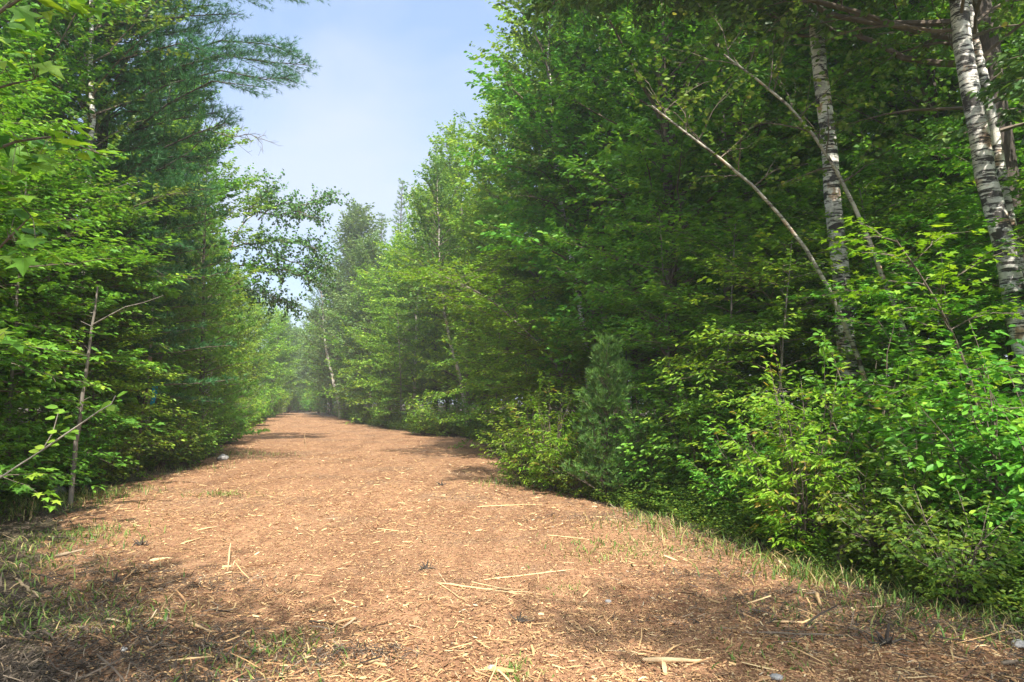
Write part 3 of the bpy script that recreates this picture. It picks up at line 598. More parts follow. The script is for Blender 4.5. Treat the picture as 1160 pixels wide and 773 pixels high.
for px, d, kd, sc, lb in (
        (200, 26, 'mapleB', .84, 'light green maple rising just behind the young pine'),
        (215, 33, 'aspen', .8, 'slender aspen filling the skyline step below the pine bough'),
        (165, 26, 'mapleA', .9, 'dense maple directly behind the huge white pine'),
        (248, 42, 'farB', .68, 'bright rounded tree beyond the overhanging birch'),
        (228, 34, 'pineB', 1.0, 'second sunlit young pine further down the trail'),
        (272, 55, 'farB', .78, 'sunlit tree beside the far bend of the trail'),
        (288, 70, 'farB', .85, 'paler tree beyond the sunlit one at the far bend'),
        (311, 86, 'farB', .9, 'hazy light tree at the far bend next to the sky gap'),
        (322, 104, 'farA', .9, 'hazy tree in the gap where the trail disappears'),
        (338, 118, 'farB', .95, 'low hazy tree standing in the middle of the sky gap'),
        (356, 112, 'farA', 1.05, 'hazy tree closing the sky gap beneath the overhanging birch tip'),
        (60, 18, 'mapleC', .9, 'forest maple dim behind the layered saplings'),
        (-20, 14, 'mapleA', .85, 'forest maple dim at the picture edge behind the layered saplings')):
    nm = {'mapleA': 'maple_tree', 'mapleB': 'maple_tree', 'mapleC': 'maple_tree', 'aspen': 'aspen_tree', 'pineB': 'pine_tree', 'farA': 'broadleaf_tree', 'farB': 'broadleaf_tree'}[kd]
    put(nm, kd, px, d, sc, lb, 'tree', 'tall trees lining the trail')
# -- birch hanging out over the trail, open crown against the sky
def hang_birch():
    d = 30.0
    f, tr = rel([(228, 474, d), (240, 410, d), (250, 350, d), (258, 290, d), (268, 255, d), (285, 243, d), (305, 232, d)])
    tb, cb = decid(51, tr, .12, 14, 1.1, lambda t: 1, base=.4, size=.11, k=6, step=.2, tpl=ROUND, updev=.9, ldroop=.6)
    rng = np.random.default_rng(52); AP, AD = [], []
    o = np.array(f)
    for poly, dens in (([(285, 243), (305, 228), (330, 228), (352, 224), (371, 213)], 11), ([(283, 243), (296, 222), (312, 214)], 7), ([(290, 240), (315, 246), (340, 243), (364, 250)], 10),
                       ([(262, 285), (290, 280), (320, 276), (348, 278), (372, 292)], 15), ([(262, 300), (300, 305), (335, 310), (366, 322)], 15), ([(258, 320), (290, 330), (330, 345)], 12), ([(300, 282), (318, 295), (345, 300), (370, 308)], 9)):
        w = np.array([P(a, b, d + rng.uniform(-1, 1)) for a, b in poly]) - o; w[:, 1] += rng.uniform(-.8, .8)
        ls = np.linspace(0, 1, len(w)); sm = np.array([path_at(w, ls, u) for u in np.linspace(0, 1, 12)]) + rng.normal(0, .05, (12, 3))
        tube(cb, sm, np.linspace(.035, .008, 12), 5, 0)
        for sj in np.linspace(.15, 1, int(dens * 3)):
            sp = path_at(w, ls, sj)
            for _ in range(2):
                dd = nrmz(rng.normal(0, 1, 3) * np.array([1, 1, .8]) + np.array([.5, 0, .1])); l2 = rng.uniform(.3, .95)
                tube(cb, [sp, sp + dd * l2 * .5, sp + dd * l2 + np.array([0, 0, -.12])], [.008, .005, .003], 3, 0)
                for u in np.arange(.15, l2, .16): AP.append(sp + dd * u); AD.append(rotz(dd, rng.uniform(-1, 1)))
    sprays(cb, rng, np.array(AP), np.array(AD), 5, .10, .16, ROUND, .9, .6, .05)
    own('birch_tree', (tb, cb), B_BIRCH, G_OAK, 'open crowned birch reaching out over the trail, small dark leaves against the sky', origin=f)
hang_birch()
# -- dim birch stem seen through the saplings, bare grey pole, dark pole with the ribbon
f, tr = rel([(88, 470, 15), (90, 330, 15), (93, 270, 15), (97, 200, 15), (100, 100, 15), (104, 0, 15), (106, -160, 15)])
own('birch_tree', decid(53, tr, .09, 50, 2.2, ell, base=.15, size=.08, k=7, step=.16, tpl=ROUND, updev=.7), B_BIRCH, G_BIRCH,
    'birch stem glimpsed in the dark between the layered saplings and the huge pine', origin=f)
f, tr = rel([(168, 470, 18), (170, 360, 18), (174, 325, 18), (182, 300, 18), (188, 240, 18)])
own('birch_tree', decid(54, tr, .07, 16, 1.4, ell, base=.5, size=.08, k=7, step=.16, tpl=ROUND, updev=.7), B_BIRCHW, G_BIRCH,
    'thin crooked birch showing white between the boughs of the huge pine', origin=f)
def bare_pole():
    d = 11.6; f, tr = rel([(80, 552, d), (87, 500, d), (93, 455, d), (99, 410, d), (104, 370, d), (111, 325, d)])
    tb = MB(); n = 16; cum = np.linspace(0, 1, len(tr)); rg = np.random.default_rng(3)
    p = np.array([path_at(tr, cum, u) for u in np.linspace(0, 1, n)]); p[:, :2] += rg.normal(0, .006, (n, 2)); p[0, 2] -= .15
    tube(tb, p, np.linspace(.040, .014, n), 9, cap=True)
    for q in range(9):
        b0 = p[int(rg.integers(2, n - 1))]; dd = nrmz(np.r_[rg.normal(0, 1, 2), .5]); tube(tb, [b0, b0 + dd * rg.uniform(.06, .22)], [.008, .003], 4)
    br = MB(); o = np.array(f)
    q = np.array([P(*a) for a in ((105, 368, d), (125, 357, d - .1), (142, 348, d - .2), (163, 343, d - .3), (185, 335, d - .4))]) - o
    tube(br, q, np.linspace(.014, .004, len(q)), 5)
    parts = [('trunk', tb.mesh('dead_pole', [B_GREY], True)), ('branch', br.mesh('dead_pole_branch', [B_GREY], True))]
    place('dead_tree', parts, f, 0, 1, 'bare grey dead pole tree with one side branch, standing by the round boulder', 'dead tree')
bare_pole()
def ribbon_pole():
    d = 16.0; f, tr = rel([(157, 492, d), (160, 470, d), (165, 445, d), (172, 425, d)])
    tb = MB(); tube(tb, tr, np.linspace(.035, .02, len(tr)), 7, cap=True)
    place('dead_tree', [('trunk', tb.mesh('short_pole', [B_DARK], True))], f, 0, 1, 'short thin dark dead stem standing in the mounded shrubs', 'dead tree')
    rb = MB(); b = P(173, 438, d - .15); 
    for s, w in ((0, .0), (.04, .02)):
        m = 6; zz = np.linspace(0, -.38, m); xx = .03 * np.sin(np.linspace(0, 4, m) + w * 40) + s
        L_ = np.c_[xx - .03, np.full(m, w), zz]; R_ = np.c_[xx + .03, np.full(m, w) + .01, zz]
        for off in (0, .004):
            v = np.concatenate([L_, R_]) + np.array([0, off, 0]); fc = np.array([[i, i + 1, m + i + 1, m + i] for i in range(m - 1)]); rb.add(v, fc, 0, .5)
    o = bpy.data.objects.new('marker_ribbon', rb.mesh('ribbon', [M_RIB])); C.objects.link(o); o.location = b
    o['label'] = 'small blue marker ribbon hanging in the shade above the mounded shrubs'; o['category'] = 'ribbon'
ribbon_pole()
# -- bare dead branch sticking out of the pine against the sky
def dead_branch():
    rng = np.random.default_rng(61); br = MB(); d = 16
    main = np.array([P(*a) for a in ((150, 205, d), (185, 190, d), (215, 172, d - .2), (238, 148, d - .3), (262, 156, d - .4), (282, 152, d - .5), (298, 158, d - .5))])
    o = main[0].copy(); main -= o; tube(br, main, np.linspace(.02, .004, len(main)), 5)
    ls = np.linspace(0, 1, len(main))
    for sj in np.linspace(.5, .98, 15):
        sp = path_at(main, ls, sj); dd = nrmz(np.array([rng.uniform(-.1, 1), rng.uniform(-.6, .6), rng.uniform(-1, .9)])); L = rng.uniform(.2, .55)
        q = sp + dd * L; tube(br, [sp, sp + dd * L * .5 + rng.normal(0, .02, 3), q], [.008, .005, .002], 4)
        for _ in range(3):
            d2 = nrmz(dd + rng.normal(0, .6, 3)); s2 = sp + dd * L * rng.uniform(.4, 1); tube(br, [s2, s2 + d2 * .16], [.004, .002], 3)
    return br, o
br, o = dead_branch()
pine_e = [e for e in C.objects if e.name == 'white_pine'][0]
c = bpy.data.objects.new('dead_branch', br.mesh('pine_dead_branch', [B_GREY], True)); C.objects.link(c); c.parent = pine_e
pine_e.rotation_euler = (0, 0, 0); c.location = o - np.array(pine_e.location)
c['label'] = 'leafless grey dead branch poking out against the sky'
# extra boughs of the big pine that show against the sky
def bough(poly, d, seed, W=.9):
    rng = np.random.default_rng(seed); b = MB(); w = np.array([P(px, py, d + dz) for px, py, dz in poly]) - np.array(pine_e.location)
    ls = np.linspace(0, 1, len(w)); tube(b, w, np.linspace(.028, .005, len(w)), 6); TP, TD = [], []; sg = 1
    Lw = np.linalg.norm(w[-1] - w[0])
    for sj in np.arange(.12, 1, .09 / Lw):
        sp = path_at(w, ls, sj); dd = nrmz(path_at(w, ls, min(1, sj + .1)) - path_at(w, ls, max(0, sj - .1))); sg = -sg
        sd = nrmz(rotz(dd, sg * rng.uniform(.35, .95)) + np.array([0, 0, rng.uniform(-.12, .35)])); l2 = W * (1.1 - sj) ** .6 * rng.uniform(.5, 1.15)
        tube(b, [sp, sp + sd * l2], [.007, .003], 3)
        for u in np.arange(.2 * l2, l2 + .01, .07):
            q = sp + sd * u
            for _ in range(2):
                td = nrmz(rotz(sd, rng.uniform(-.9, .9)) + np.array([0, 0, rng.uniform(-.1, .4)])); TP.append(q + td * rng.uniform(0, .16)); TD.append(td)
    TP = np.array(TP); TD = np.array(TD); n = len(TP); sp = rng.random(n) * .5
    for j in range(11):
        leaves(b, TP, TD + rng.normal(0, .5, (n, 3)), rng.normal(0, 1, (n, 3)), .12 * rng.uniform(.75, 1.2, n), np.clip(sp + rng.random(n) * .5, 0, 1), NEEDLE)
    c = bpy.data.objects.new('bough', b.mesh('pine_bough', [B_DARK, G_PINE])); C.objects.link(c); c.parent = pine_e
bough([(140, 110, 0), (190, 80, -.3), (250, 62, -.5), (300, 70, -.7), (346, 74, -.8)], 16.2, 71, 1.3)
bough([(150, 150, 0), (190, 118, -.6), (240, 92, -1), (290, 98, -1.3)], 16, 72, 1.2)
bough([(140, 96, .4), (190, 66, .1), (250, 46, -.1), (300, 50, -.3), (330, 58, -.3)], 16.6, 78, 1.3)
bough([(140, 120, -.4), (190, 96, -.6), (250, 80, -.9), (300, 90, -1.1), (325, 88, -1.2)], 16.2, 79, 1.1)
bough([(150, 20, .5), (210, -16, .2), (260, -26, 0), (320, -18, 0)], 16.5, 84, 1.1)
bough([(150, 30, 0), (200, -6, -.3), (250, -14, -.6), (300, -8, -.9), (352, -4, -1.1)], 16, 73, 1.1)
bough([(140, 60, .6), (180, 40, .3), (220, 34, .2)], 16.4, 76, 1.2)
bough([(140, 200, 0), (180, 170, -.5), (225, 150, -1), (255, 140, -1)], 16.3, 74, 1.3)
rb_ = np.random.default_rng(77)
for q, yy in enumerate(range(-30, 330, 17)):
    tip = np.interp(yy, [-30, 60, 140, 200, 330], [255, 262, 240, 228, 205]) + rb_.uniform(-22, 14); dz = rb_.uniform(-1.6, 1.4)
    bough([(105, yy + 22, 0), (140, yy + rb_.uniform(2, 14), dz * .4), (tip * .6 + 56, yy + rb_.uniform(-8, 6), dz * .8), (tip, yy + rb_.uniform(-14, 8), dz)], 16.4, 200 + q, rb_.uniform(.7, 1.15))
bough([(140, 250, 0), (185, 225, -.5), (220, 210, -.9)], 16.3, 75, 1.3)
# ================================================================== foreground twigs at the left edge
def big_leaf_sapling():
    """a broad-leaved sapling rooted just outside the view, its sprays hanging into it"""
    rng = np.random.default_rng(81); d = 4.0
    x, y = -3.75, 4.0; o = np.array([x, y, gz(x, y)]); tb, cb = MB(), MB()
    tr = np.array([(0, 0, -.1), (.05, .02, 1), (.08, 0, 2), (.12, -.02, 3), (.2, 0, 4.2)]); tube(tb, tr, [.035, .03, .026, .02, .008], 8)
    def leaf(p, ax, s, t): leaves(cb, np.array([p]), np.array([ax]), np.array([[rng.normal(0, .35), rng.normal(0, .35) - .35, 1.0]]), s, t, MAPLE if s > .1 else ROUND)
    for poly, ls_, s0 in (
        ([(-60, 230, 4.1), (-20, 175, 4.0), (20, 160, 3.9), (60, 155, 3.8), (112, 174, 3.7)], [(5, 150), (15, 168), (30, 160), (45, 175), (62, 158), (75, 164), (92, 164), (108, 172), (22, 178), (36, 185), (0, 190), (12, 200)], .13),
        ([(-50, 60, 4.0), (-10, 20, 3.9), (40, -12, 3.8), (100, -20, 3.7), (150, -14, 3.6)], [(30, -4), (44, 2), (60, -8), (78, 4), (92, -10), (112, -12), (140, -6), (148, -12), (55, -14), (20, 8)], .13),
        ([(-60, 120, 4.0), (-20, 105, 3.9), (15, 95, 3.8), (40, 90, 3.8)], [(-5, 70), (8, 60), (20, 75), (32, 62), (45, 72), (12, 92), (28, 98), (44, 92), (2, 108), (16, 45), (-4, 40), (30, 40)], .115),
        ([(-60, 330, 4.1), (-20, 300, 4.0), (10, 270, 3.9), (35, 245, 3.9)], [(-2, 215), (8, 225), (20, 240), (30, 250), (5, 262), (18, 275), (40, 270), (50, 282), (2, 290), (28, 292)], .105),
        ([(-60, 420, 4.1), (-25, 395, 4.0), (0, 380, 3.9)], [(8, 386), (-6, 375)], .12)):
        w = np.array([P(*a) for a in poly]) - o; w = np.concatenate([[path_at(tr, tr[:, 2], np.clip(w[0, 2] - .4, .3, 3.9))], w])
        tube(cb, w, np.linspace(.014, .003, len(w)), 5, 0)
        for (a, b) in ls_:
            dd = rng.uniform(3.6, 4.2); p = P(a, b, dd) - o; k = w[np.argmin(np.linalg.norm(w - p, axis=1))]
            ax = nrmz(np.array([rng.uniform(.2, 1), rng.uniform(-.7, .3), rng.uniform(-.5, .0)]))
            tube(cb, [k, (k + p) / 2 + np.array([0, 0, .03]), p], [.003, .002, .0015], 3, 0)
            leaf(p, ax, s0 * rng.uniform(1.0, 1.5), rng.uniform(.3, 1))
            for _ in range(2):
                leaf(p + rng.normal(0, .06, 3), nrmz(ax + rng.normal(0, .6, 3)), s0 * rng.uniform(.55, .95), rng.uniform(.0, .9))
    parts = [('trunk', tb.mesh('near_sapling_stem', [B_TWIG, G_YEL], True)), ('crown', cb.mesh('near_sapling_crown', [B_TWIG, leaf_mat('near_leaf', [(0, (.05, .17, .02)), (.5, (.12, .29, .03)), (1, (.28, .42, .04))], trans=.5)]))]
    place('basswood_sapling', parts, tuple(o), 0, 1, 'close broad-leaved sapling with big glowing leaves hanging into the upper corner', 'tree')
big_leaf_sapling()
def low_twig():
    rng = np.random.default_rng(82); o = P(-60, 600, 6.2); o[2] = gz(o[0], o[1]); tb, cb = MB(), MB()
    w = np.array([P(*a) for a in ((-60, 600, 6.2), (-10, 548, 6.1), (20, 528, 6.0), (48, 510, 6.0), (60, 490, 5.9), (66, 468, 5.9))]) - o; w[0, 2] -= .05
    tube(tb, w, np.linspace(.010, .003, len(w)), 6)
    w2 = np.array([P(*a) for a in ((48, 510, 6.0), (70, 495, 5.9), (92, 480, 5.9), (112, 466, 5.8), (126, 458, 5.8), (131, 448, 5.8))]) - o
    tube(tb, w2, np.linspace(.009, .003, len(w2)), 5)
    for (a, b, dx, dz) in ((60, 466, 1, -.1), (66, 462, -1, .1), (70, 468, 1, .1), (62, 474, -1, 0), (72, 474, 1, .2), (64, 490, -1, .1), (62, 500, -1, -.1), (70, 488, 1, 0), (74, 492, 1, -.5), (58, 505, 1, .1), (80, 488, 1, -.2),
                           (118, 464, -1, -.3), (122, 460, 1, -.6), (128, 458, .3, -1), (132, 450, 1, .6), (127, 455, -.6, -.4), (50, 508, -1, .2), (44, 512, -1, .1)):
        p = P(a, b, 5.9 + rng.uniform(-.1, .1)) - o
        leaves(cb, np.array([p]), np.array([[dx, rng.uniform(-.5, .3), dz]]), np.array([[rng.normal(0, .3), -.5, 1]]), .078 * rng.uniform(.8, 1.3), rng.uniform(.2, 1), ROUND)
    place('young_shoot', [('stem', tb.mesh('low_shoot_stem', [B_PALE], True)), ('crown', cb.mesh('low_shoot_leaves', [B_TWIG, G_LIME]))], tuple(o), 0, 1,
          'slanting thin shoot with a few large pale green leaves crossing the bare grey pole', 'plant')
low_twig()

# ================================================================== the woods behind the front rows
rng = np.random.default_rng(90)
deep = [('mapleA', 'maple_tree'), ('mapleC', 'maple_tree'), ('mapleB', 'maple_tree'), ('farA', 'broadleaf_tree'), ('farB', 'broadleaf_tree'), ('birchA', 'birch_tree')]
def woods(side, y0, y1, offs, gap, word, kinds=deep, scl=(.85, 1.1)):
    for off in offs:
        y = y0 + rng.uniform(0, gap)
        while y < y1:
            e = float(xr(y) if side > 0 else xl(y)); x = e + side * (off + rng.uniform(-1.1, 1.1)) ; yy = y + rng.uniform(-.8, .8)
            far = y > 32
            kd, nm = kinds[int(rng.integers(0, len(kinds)))]
            if far: kd, nm = [('farA', 'broadleaf_tree'), ('farB', 'broadleaf_tree'), ('farA', 'broadleaf_tree')][int(rng.integers(0, 3))]
            elif kd.startswith('far'): kd, nm = 'mapleC', 'maple_tree'
            place(nm, K[kd], (x, yy, gz(x, yy)), rng.uniform(0, 6.28), rng.uniform(*scl), 'tall tree deep in the woods ' + word, 'tree', 'deep woods ' + word)
            y += gap * rng.uniform(.75, 1.25) * (1 if y < 30 else 1.25)
woods(+1, 12, 100, (6.5,), 4.2, 'on the oak side of the trail', scl=(.82, 1.0))
woods(+1, 3, 84, (11, 16.5), 5.0, 'on the oak side of the trail', scl=(.85, 1.05))
woods(-1, 16, 112, (5.5,), 4.2, 'on the white pine side of the trail', scl=(.6, .75))
woods(-1, 4, 84, (9, 14.5), 5.0, 'on the white pine side of the trail', scl=(.7, .85))
# young growth between the trunks
for i in range(34):
    side = 1 if i % 2 else -1; y = rng.uniform(7, 30) if i < 24 else rng.uniform(30, 60)
    x = (float(xr(y)) + rng.uniform(3.0, 10)) if side > 0 else (float(xl(y)) - rng.uniform(2.2, 8))
    kd = ['sapA', 'sapB', 'shC', 'sapC'][i // 2 % 4]
    w_ = 'oak' if side > 0 else 'white pine'
    if kd.startswith('sap'): place('maple_sapling', K[kd], (x, y, gz(x, y)), rng.uniform(0, 6.28), rng.uniform(.7, 1.1), 'dim sapling inside the woods on the %s side' % w_, 'tree', 'saplings inside the woods on the %s side' % w_)
    else: place('shrub', K[kd], (x, y, gz(x, y)), rng.uniform(0, 6.28), rng.uniform(.8, 1.2), 'dim shrub inside the woods on the %s side' % w_, 'shrub', 'shrubs inside the woods on the %s side' % w_)
# the wood closing the view where the trail bends away
for i in range(16):
    y = rng.uniform(120, 150); x = rng.uniform(-66, -20)
    place('broadleaf_tree', K[['farA', 'farB'][i % 2]], (x, y, gz(x, y)), rng.uniform(0, 6.28), rng.uniform(.8, 1.05), 'one of the hazy trees beyond the far bend of the trail', 'tree', 'hazy trees beyond the far bend')
for i, (px, d) in enumerate(((306, 92), (316, 100), (328, 106), (340, 109), (352, 107), (362, 100), (372, 92), (335, 118), (350, 116))):
    x = col(px, d); kd = ['shA', 'shB'][i % 2]
    place('shrub', K[kd], (x, d, gz(x, d)), rng.uniform(0, 6.28), rng.uniform(1.7, 2.3), 'hazy far shrub closing off the trail at its distant bend', 'shrub', 'shrubs at the distant bend')
for i, (px, d) in enumerate(((300, 122), (318, 124), (334, 126), (348, 123), (362, 121), (378, 112))):
    x = col(px, d)
    place('broadleaf_tree', K[['farA', 'farB'][i % 2]], (x, d, gz(x, d)), rng.uniform(0, 6.28), rng.uniform(.6, .8), 'low hazy tree closing off the trail behind the distant shrubs', 'tree', 'low trees at the distant bend')
# unseen trees added beside and behind the viewpoint to shade the near corners
for x, y, kd, sc in SHADERS if 'SHADERS' in globals() else ((3.4, -2.9, 'tall', .95), (4.2, -2.2, 'tall', .9), (5.4, -3.4, 'tall', 1.0), (8.6, -3.2, 'mapleC', .9), (-7.9, 4.2, 'mapleC', .85), (-1.7, -1.2, 'tall', .9), (-.3, -1.6, 'tall', .8), (-3.3, -1.2, 'tall', .95), (-5.0, -.2, 'tall', .9), (-8.6, 1.5, 'mapleB', .8), (-6.5, -3.5, 'mapleA', .8)):
    nm = 'birch_tree' if kd == 'birchA' else 'maple_tree'
    place(nm, K[kd], (x, y, gz(x, y)), rng.uniform(0, 6.28), sc, 'one of the unseen trees added behind the viewpoint to shade the near corners', 'tree', 'trees behind the viewpoint')
# ================================================================== GROUND
def sgrid(lo, hi, n, c, p=3.2):
    u = np.linspace(-1, 1, n); s = np.sinh(u * p) / math.sinh(p)
    return c + np.where(s < 0, s * (c - lo), s * (hi - c))
gx = sgrid(-300, 300, 320, 0, 7.0); gy = sgrid(-200, 400, 340, 7, 6.5)
def sheet(X, Y, Z, wrap=False):
    r, c_ = X.shape; i = np.arange(r - 1)[:, None] * c_; j = np.arange(c_ - 1)[None]
    f = np.stack([i + j, i + j + 1, i + c_ + j + 1, i + c_ + j], -1).reshape(-1, 4)
    mb = MB(); mb.add(np.stack([X, Y, Z], -1), f); return mb
X, Y = np.meshgrid(gx, gy)
struct('forest_floor', sheet(X, Y, hgt(X, Y)).mesh('forest_floor', [M_FLOOR], True))
# the trail: one strip between ragged edges, its rims dipping under the litter
ys = np.concatenate([np.arange(-14, 2, .5), np.arange(2, 14, .07), 14 * 1.012 ** np.arange(0, 184)])
def bn(x, y, s):
    return np.sin(x * 1.7 * s + 2.1 * np.sin(y * 1.1 * s)) * np.cos(y * 1.3 * s + 1.7 * np.sin(x * .9 * s + 1))
def tl(y):  # left rim of the mulch: near the viewer it leaves a strip of litter and grass
    return xl(y) + np.interp(y, [2, 4.2, 6, 9.5, 12, 16, 20, 30], [4.2, 4.6, 3.6, 2.0, 1.2, .9, .6, .5])
def trr(y): return xr(y) - np.interp(y, [2, 6, 10, 20, 40], [.55, .55, .4, .3, .2])
u = np.linspace(-.06, 1.06, 170)
YY = np.repeat(ys[:, None], len(u), 1); a = tl(ys)[:, None]; b = trr(ys)[:, None]
XX = a + (b - a) * u[None]
ed = np.minimum(XX - a, b - XX)
sm = np.clip((ed + .25 + .22 * bn(XX, YY, 1.3) + .12 * bn(XX + 3, YY, 4) + .05 * bn(XX, YY + 2, 11)) / .5, -1, 1)
rgn = np.random.default_rng(5)
ZZ = hgt(XX, YY) + np.where(sm > 0, .028 * sm, .05 * sm) + .006 * bn(XX, YY, 5) + rgn.normal(0, .0035, XX.shape) * (YY < 16)
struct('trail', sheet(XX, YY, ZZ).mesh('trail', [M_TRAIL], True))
def tz(x, y):
    e = np.minimum(x - tl(y), trr(y) - x); return hgt(x, y) + np.where(e > .1, .03, np.where(e > -.2, .015, .004))
# ---- wood chips strewn over the trail
def ribbons(mb, x, y, L, W, yaw, tint, rng, lift=.004, curl=.15, pitch=.18):
    n = len(x); z = tz(x, y) + lift
    c_, s_ = np.cos(yaw), np.sin(yaw); pt = rng.normal(0, pitch, n); roll = rng.normal(0, .5, n); bow = rng.normal(0, curl, n)
    vs = []
    for k in (-.5, 0, .5):
        wk = W * (1 if k == 0 else rng.uniform(.35, 1, n))
        for sd in (-.5, .5):
            along = L * k; side = wk * sd + bow * L * (.25 - k * k)
            zz = z + np.abs(L) * k * np.sin(pt) + np.abs(L * np.sin(pt)) * .5 + wk * sd * np.sin(roll) + np.abs(W * np.sin(roll)) * .5 + (.25 - k * k) * L * .15 * np.abs(bow)
            vs.append(np.stack([x + c_ * along - s_ * side, y + s_ * along + c_ * side, zz], -1))
    v = np.stack(vs, 1)
    f = (np.arange(n)[:, None, None] * 6 + np.array([(0, 2, 3, 1), (2, 4, 5, 3)])[None]).reshape(-1, 4)
    mb.add(v.reshape(-1, 3), f, 0, np.repeat(tint, 2))
def scatter(n, rng, y0, y1, pw=1.0):
    q = rng.random(n); y = 1 / (1 / y0 + (1 / y1 - 1 / y0) * q) if pw == 1 else y0 * (y1 / y0) ** q
    x = rng.uniform(-1.0, 1.0, n) * (y * .78 + 1.2) ; return x, y
rng = np.random.default_rng(101)
cm = MB()
for n, Lm, Wm, y0, y1 in ((200000, .017, .006, 2.6, 16), (70000, .032, .0048, 2.6, 26), (45000, .05, .007, 9, 90), (3500, .11, .008, 3, 24)):
    x, y = scatter(n, rng, y0, y1, 1 if y1 < 30 else 2)
    if y1 >= 30: x = xl(y) + rng.random(n) * (xr(y) - xl(y))
    e = np.minimum(x - tl(y), trr(y) - x) + rng.normal(0, .25, n); k = e > 0; x, y = x[k], y[k]; n = len(x)
    dens = .5 + .5 * bn(x, y, .9) * .6 + .3 * bn(x + 5, y, 3); k = rng.random(n) < np.clip(dens + .35, .15, 1); x, y = x[k], y[k]; n = len(x)
    L = Lm * rng.lognormal(0, .5, n); W = Wm * rng.lognormal(0, .4, n)
    t = np.clip(rng.beta(2.2, 1.9, n), 0, 1) if Lm < .03 else np.clip(rng.beta(3.5, 1.6, n), 0, 1)
    ribbons(cm, x, y, L, W, rng.uniform(0, 6.28, n), t, rng)
struct('wood_chips', cm.mesh('wood_chips', [M_CHIP]), 'stuff', 'shredded tan and brown wood chips strewn over the trail')
# ---- grey twig litter in the near corners and along the rims
lm = MB()
n = 420000; x, y = scatter(n, rng, 2.6, 40)
e = np.minimum(x - tl(y), trr(y) - x); inside = np.maximum(xl(y) - x, x - xr(y))
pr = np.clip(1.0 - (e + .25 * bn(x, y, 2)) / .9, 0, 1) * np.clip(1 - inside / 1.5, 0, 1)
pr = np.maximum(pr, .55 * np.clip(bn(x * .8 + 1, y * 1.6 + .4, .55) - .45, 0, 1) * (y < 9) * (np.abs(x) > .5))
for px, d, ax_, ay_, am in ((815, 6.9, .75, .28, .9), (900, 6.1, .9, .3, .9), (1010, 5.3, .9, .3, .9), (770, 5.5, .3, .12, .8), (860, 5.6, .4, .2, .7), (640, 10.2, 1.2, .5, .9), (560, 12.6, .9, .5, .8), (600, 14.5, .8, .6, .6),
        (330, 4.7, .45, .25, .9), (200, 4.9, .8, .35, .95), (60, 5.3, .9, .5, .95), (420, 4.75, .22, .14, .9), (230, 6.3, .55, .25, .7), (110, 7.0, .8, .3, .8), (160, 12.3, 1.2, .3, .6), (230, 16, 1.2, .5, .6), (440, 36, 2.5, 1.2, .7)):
    pr = np.maximum(pr, am * np.exp(-((x - col(px, d)) / ax_) ** 2 - ((y - d) / ay_) ** 2) * (1 + .5 * bn(x, y, 4)))  # denser dark twigs in these spots: part debris, part shade put into the colour
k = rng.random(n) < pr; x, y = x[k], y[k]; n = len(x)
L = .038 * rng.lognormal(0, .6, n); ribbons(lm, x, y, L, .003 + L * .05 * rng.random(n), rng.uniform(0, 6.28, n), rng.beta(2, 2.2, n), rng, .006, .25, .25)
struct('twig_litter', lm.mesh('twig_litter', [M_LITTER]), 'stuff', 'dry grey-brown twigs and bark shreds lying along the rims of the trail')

# ---- grass
def grass(mb, x, y, h, rng, nb=1):
    n = len(x); z = tz(x, y) - .005; yaw = rng.uniform(0, 6.28, n); ln = rng.uniform(.4, 1.7, n) * h; w = .003 + .0035 * rng.random(n) + h * .006
    dx, dy = np.cos(yaw), np.sin(yaw); sx, sy = -dy, dx; vs = []
    for t, ww in ((0, 1), (.45, .85), (.8, .5)):
        for sd in (-1, 1):
            vs.append(np.stack([x + dx * ln * t * t + sx * w * ww * sd, y + dy * ln * t * t + sy * w * ww * sd, z + h * t * (1 - .25 * t * ln / h)], -1))
    vs.append(np.stack([x + dx * ln, y + dy * ln, z + h * (1 - .25 * ln / h)], -1))
    v = np.stack(vs, 1); o7 = np.arange(n)[:, None, None] * 7
    t = np.clip(rng.beta(2, 2.5, n) + 0, 0, 1)
    b = mb.n; mb.add(v.reshape(-1, 3), (o7 + np.array([(0, 1, 3, 2), (2, 3, 5, 4)])[None]).reshape(-1, 4), 0, np.repeat(t, 2))
    f = (o7 + np.array([(4, 5, 6)])[None]).reshape(-1, 3); mb.f.append((f + b, 0, t.astype(np.float32)))
gm = MB()
# band along both edges
n = 90000; x, y = scatter(n, rng, 4, 60, 2); sd = rng.random(n) < .5
off = rng.normal(.2, .5, n); x = np.where(sd, xr(y) + off, xl(y) - off)
pr = np.clip(.45 + .8 * bn(x, y, 1.1), 0, 1) * np.where(sd, 1, np.where(y < 12, .8, .6)); k = rng.random(n) < pr * .15; x, y = x[k], y[k]
grass(gm, x, y, rng.uniform(.03, .13, len(x)) * np.where(x > 0, 1, .8), rng)
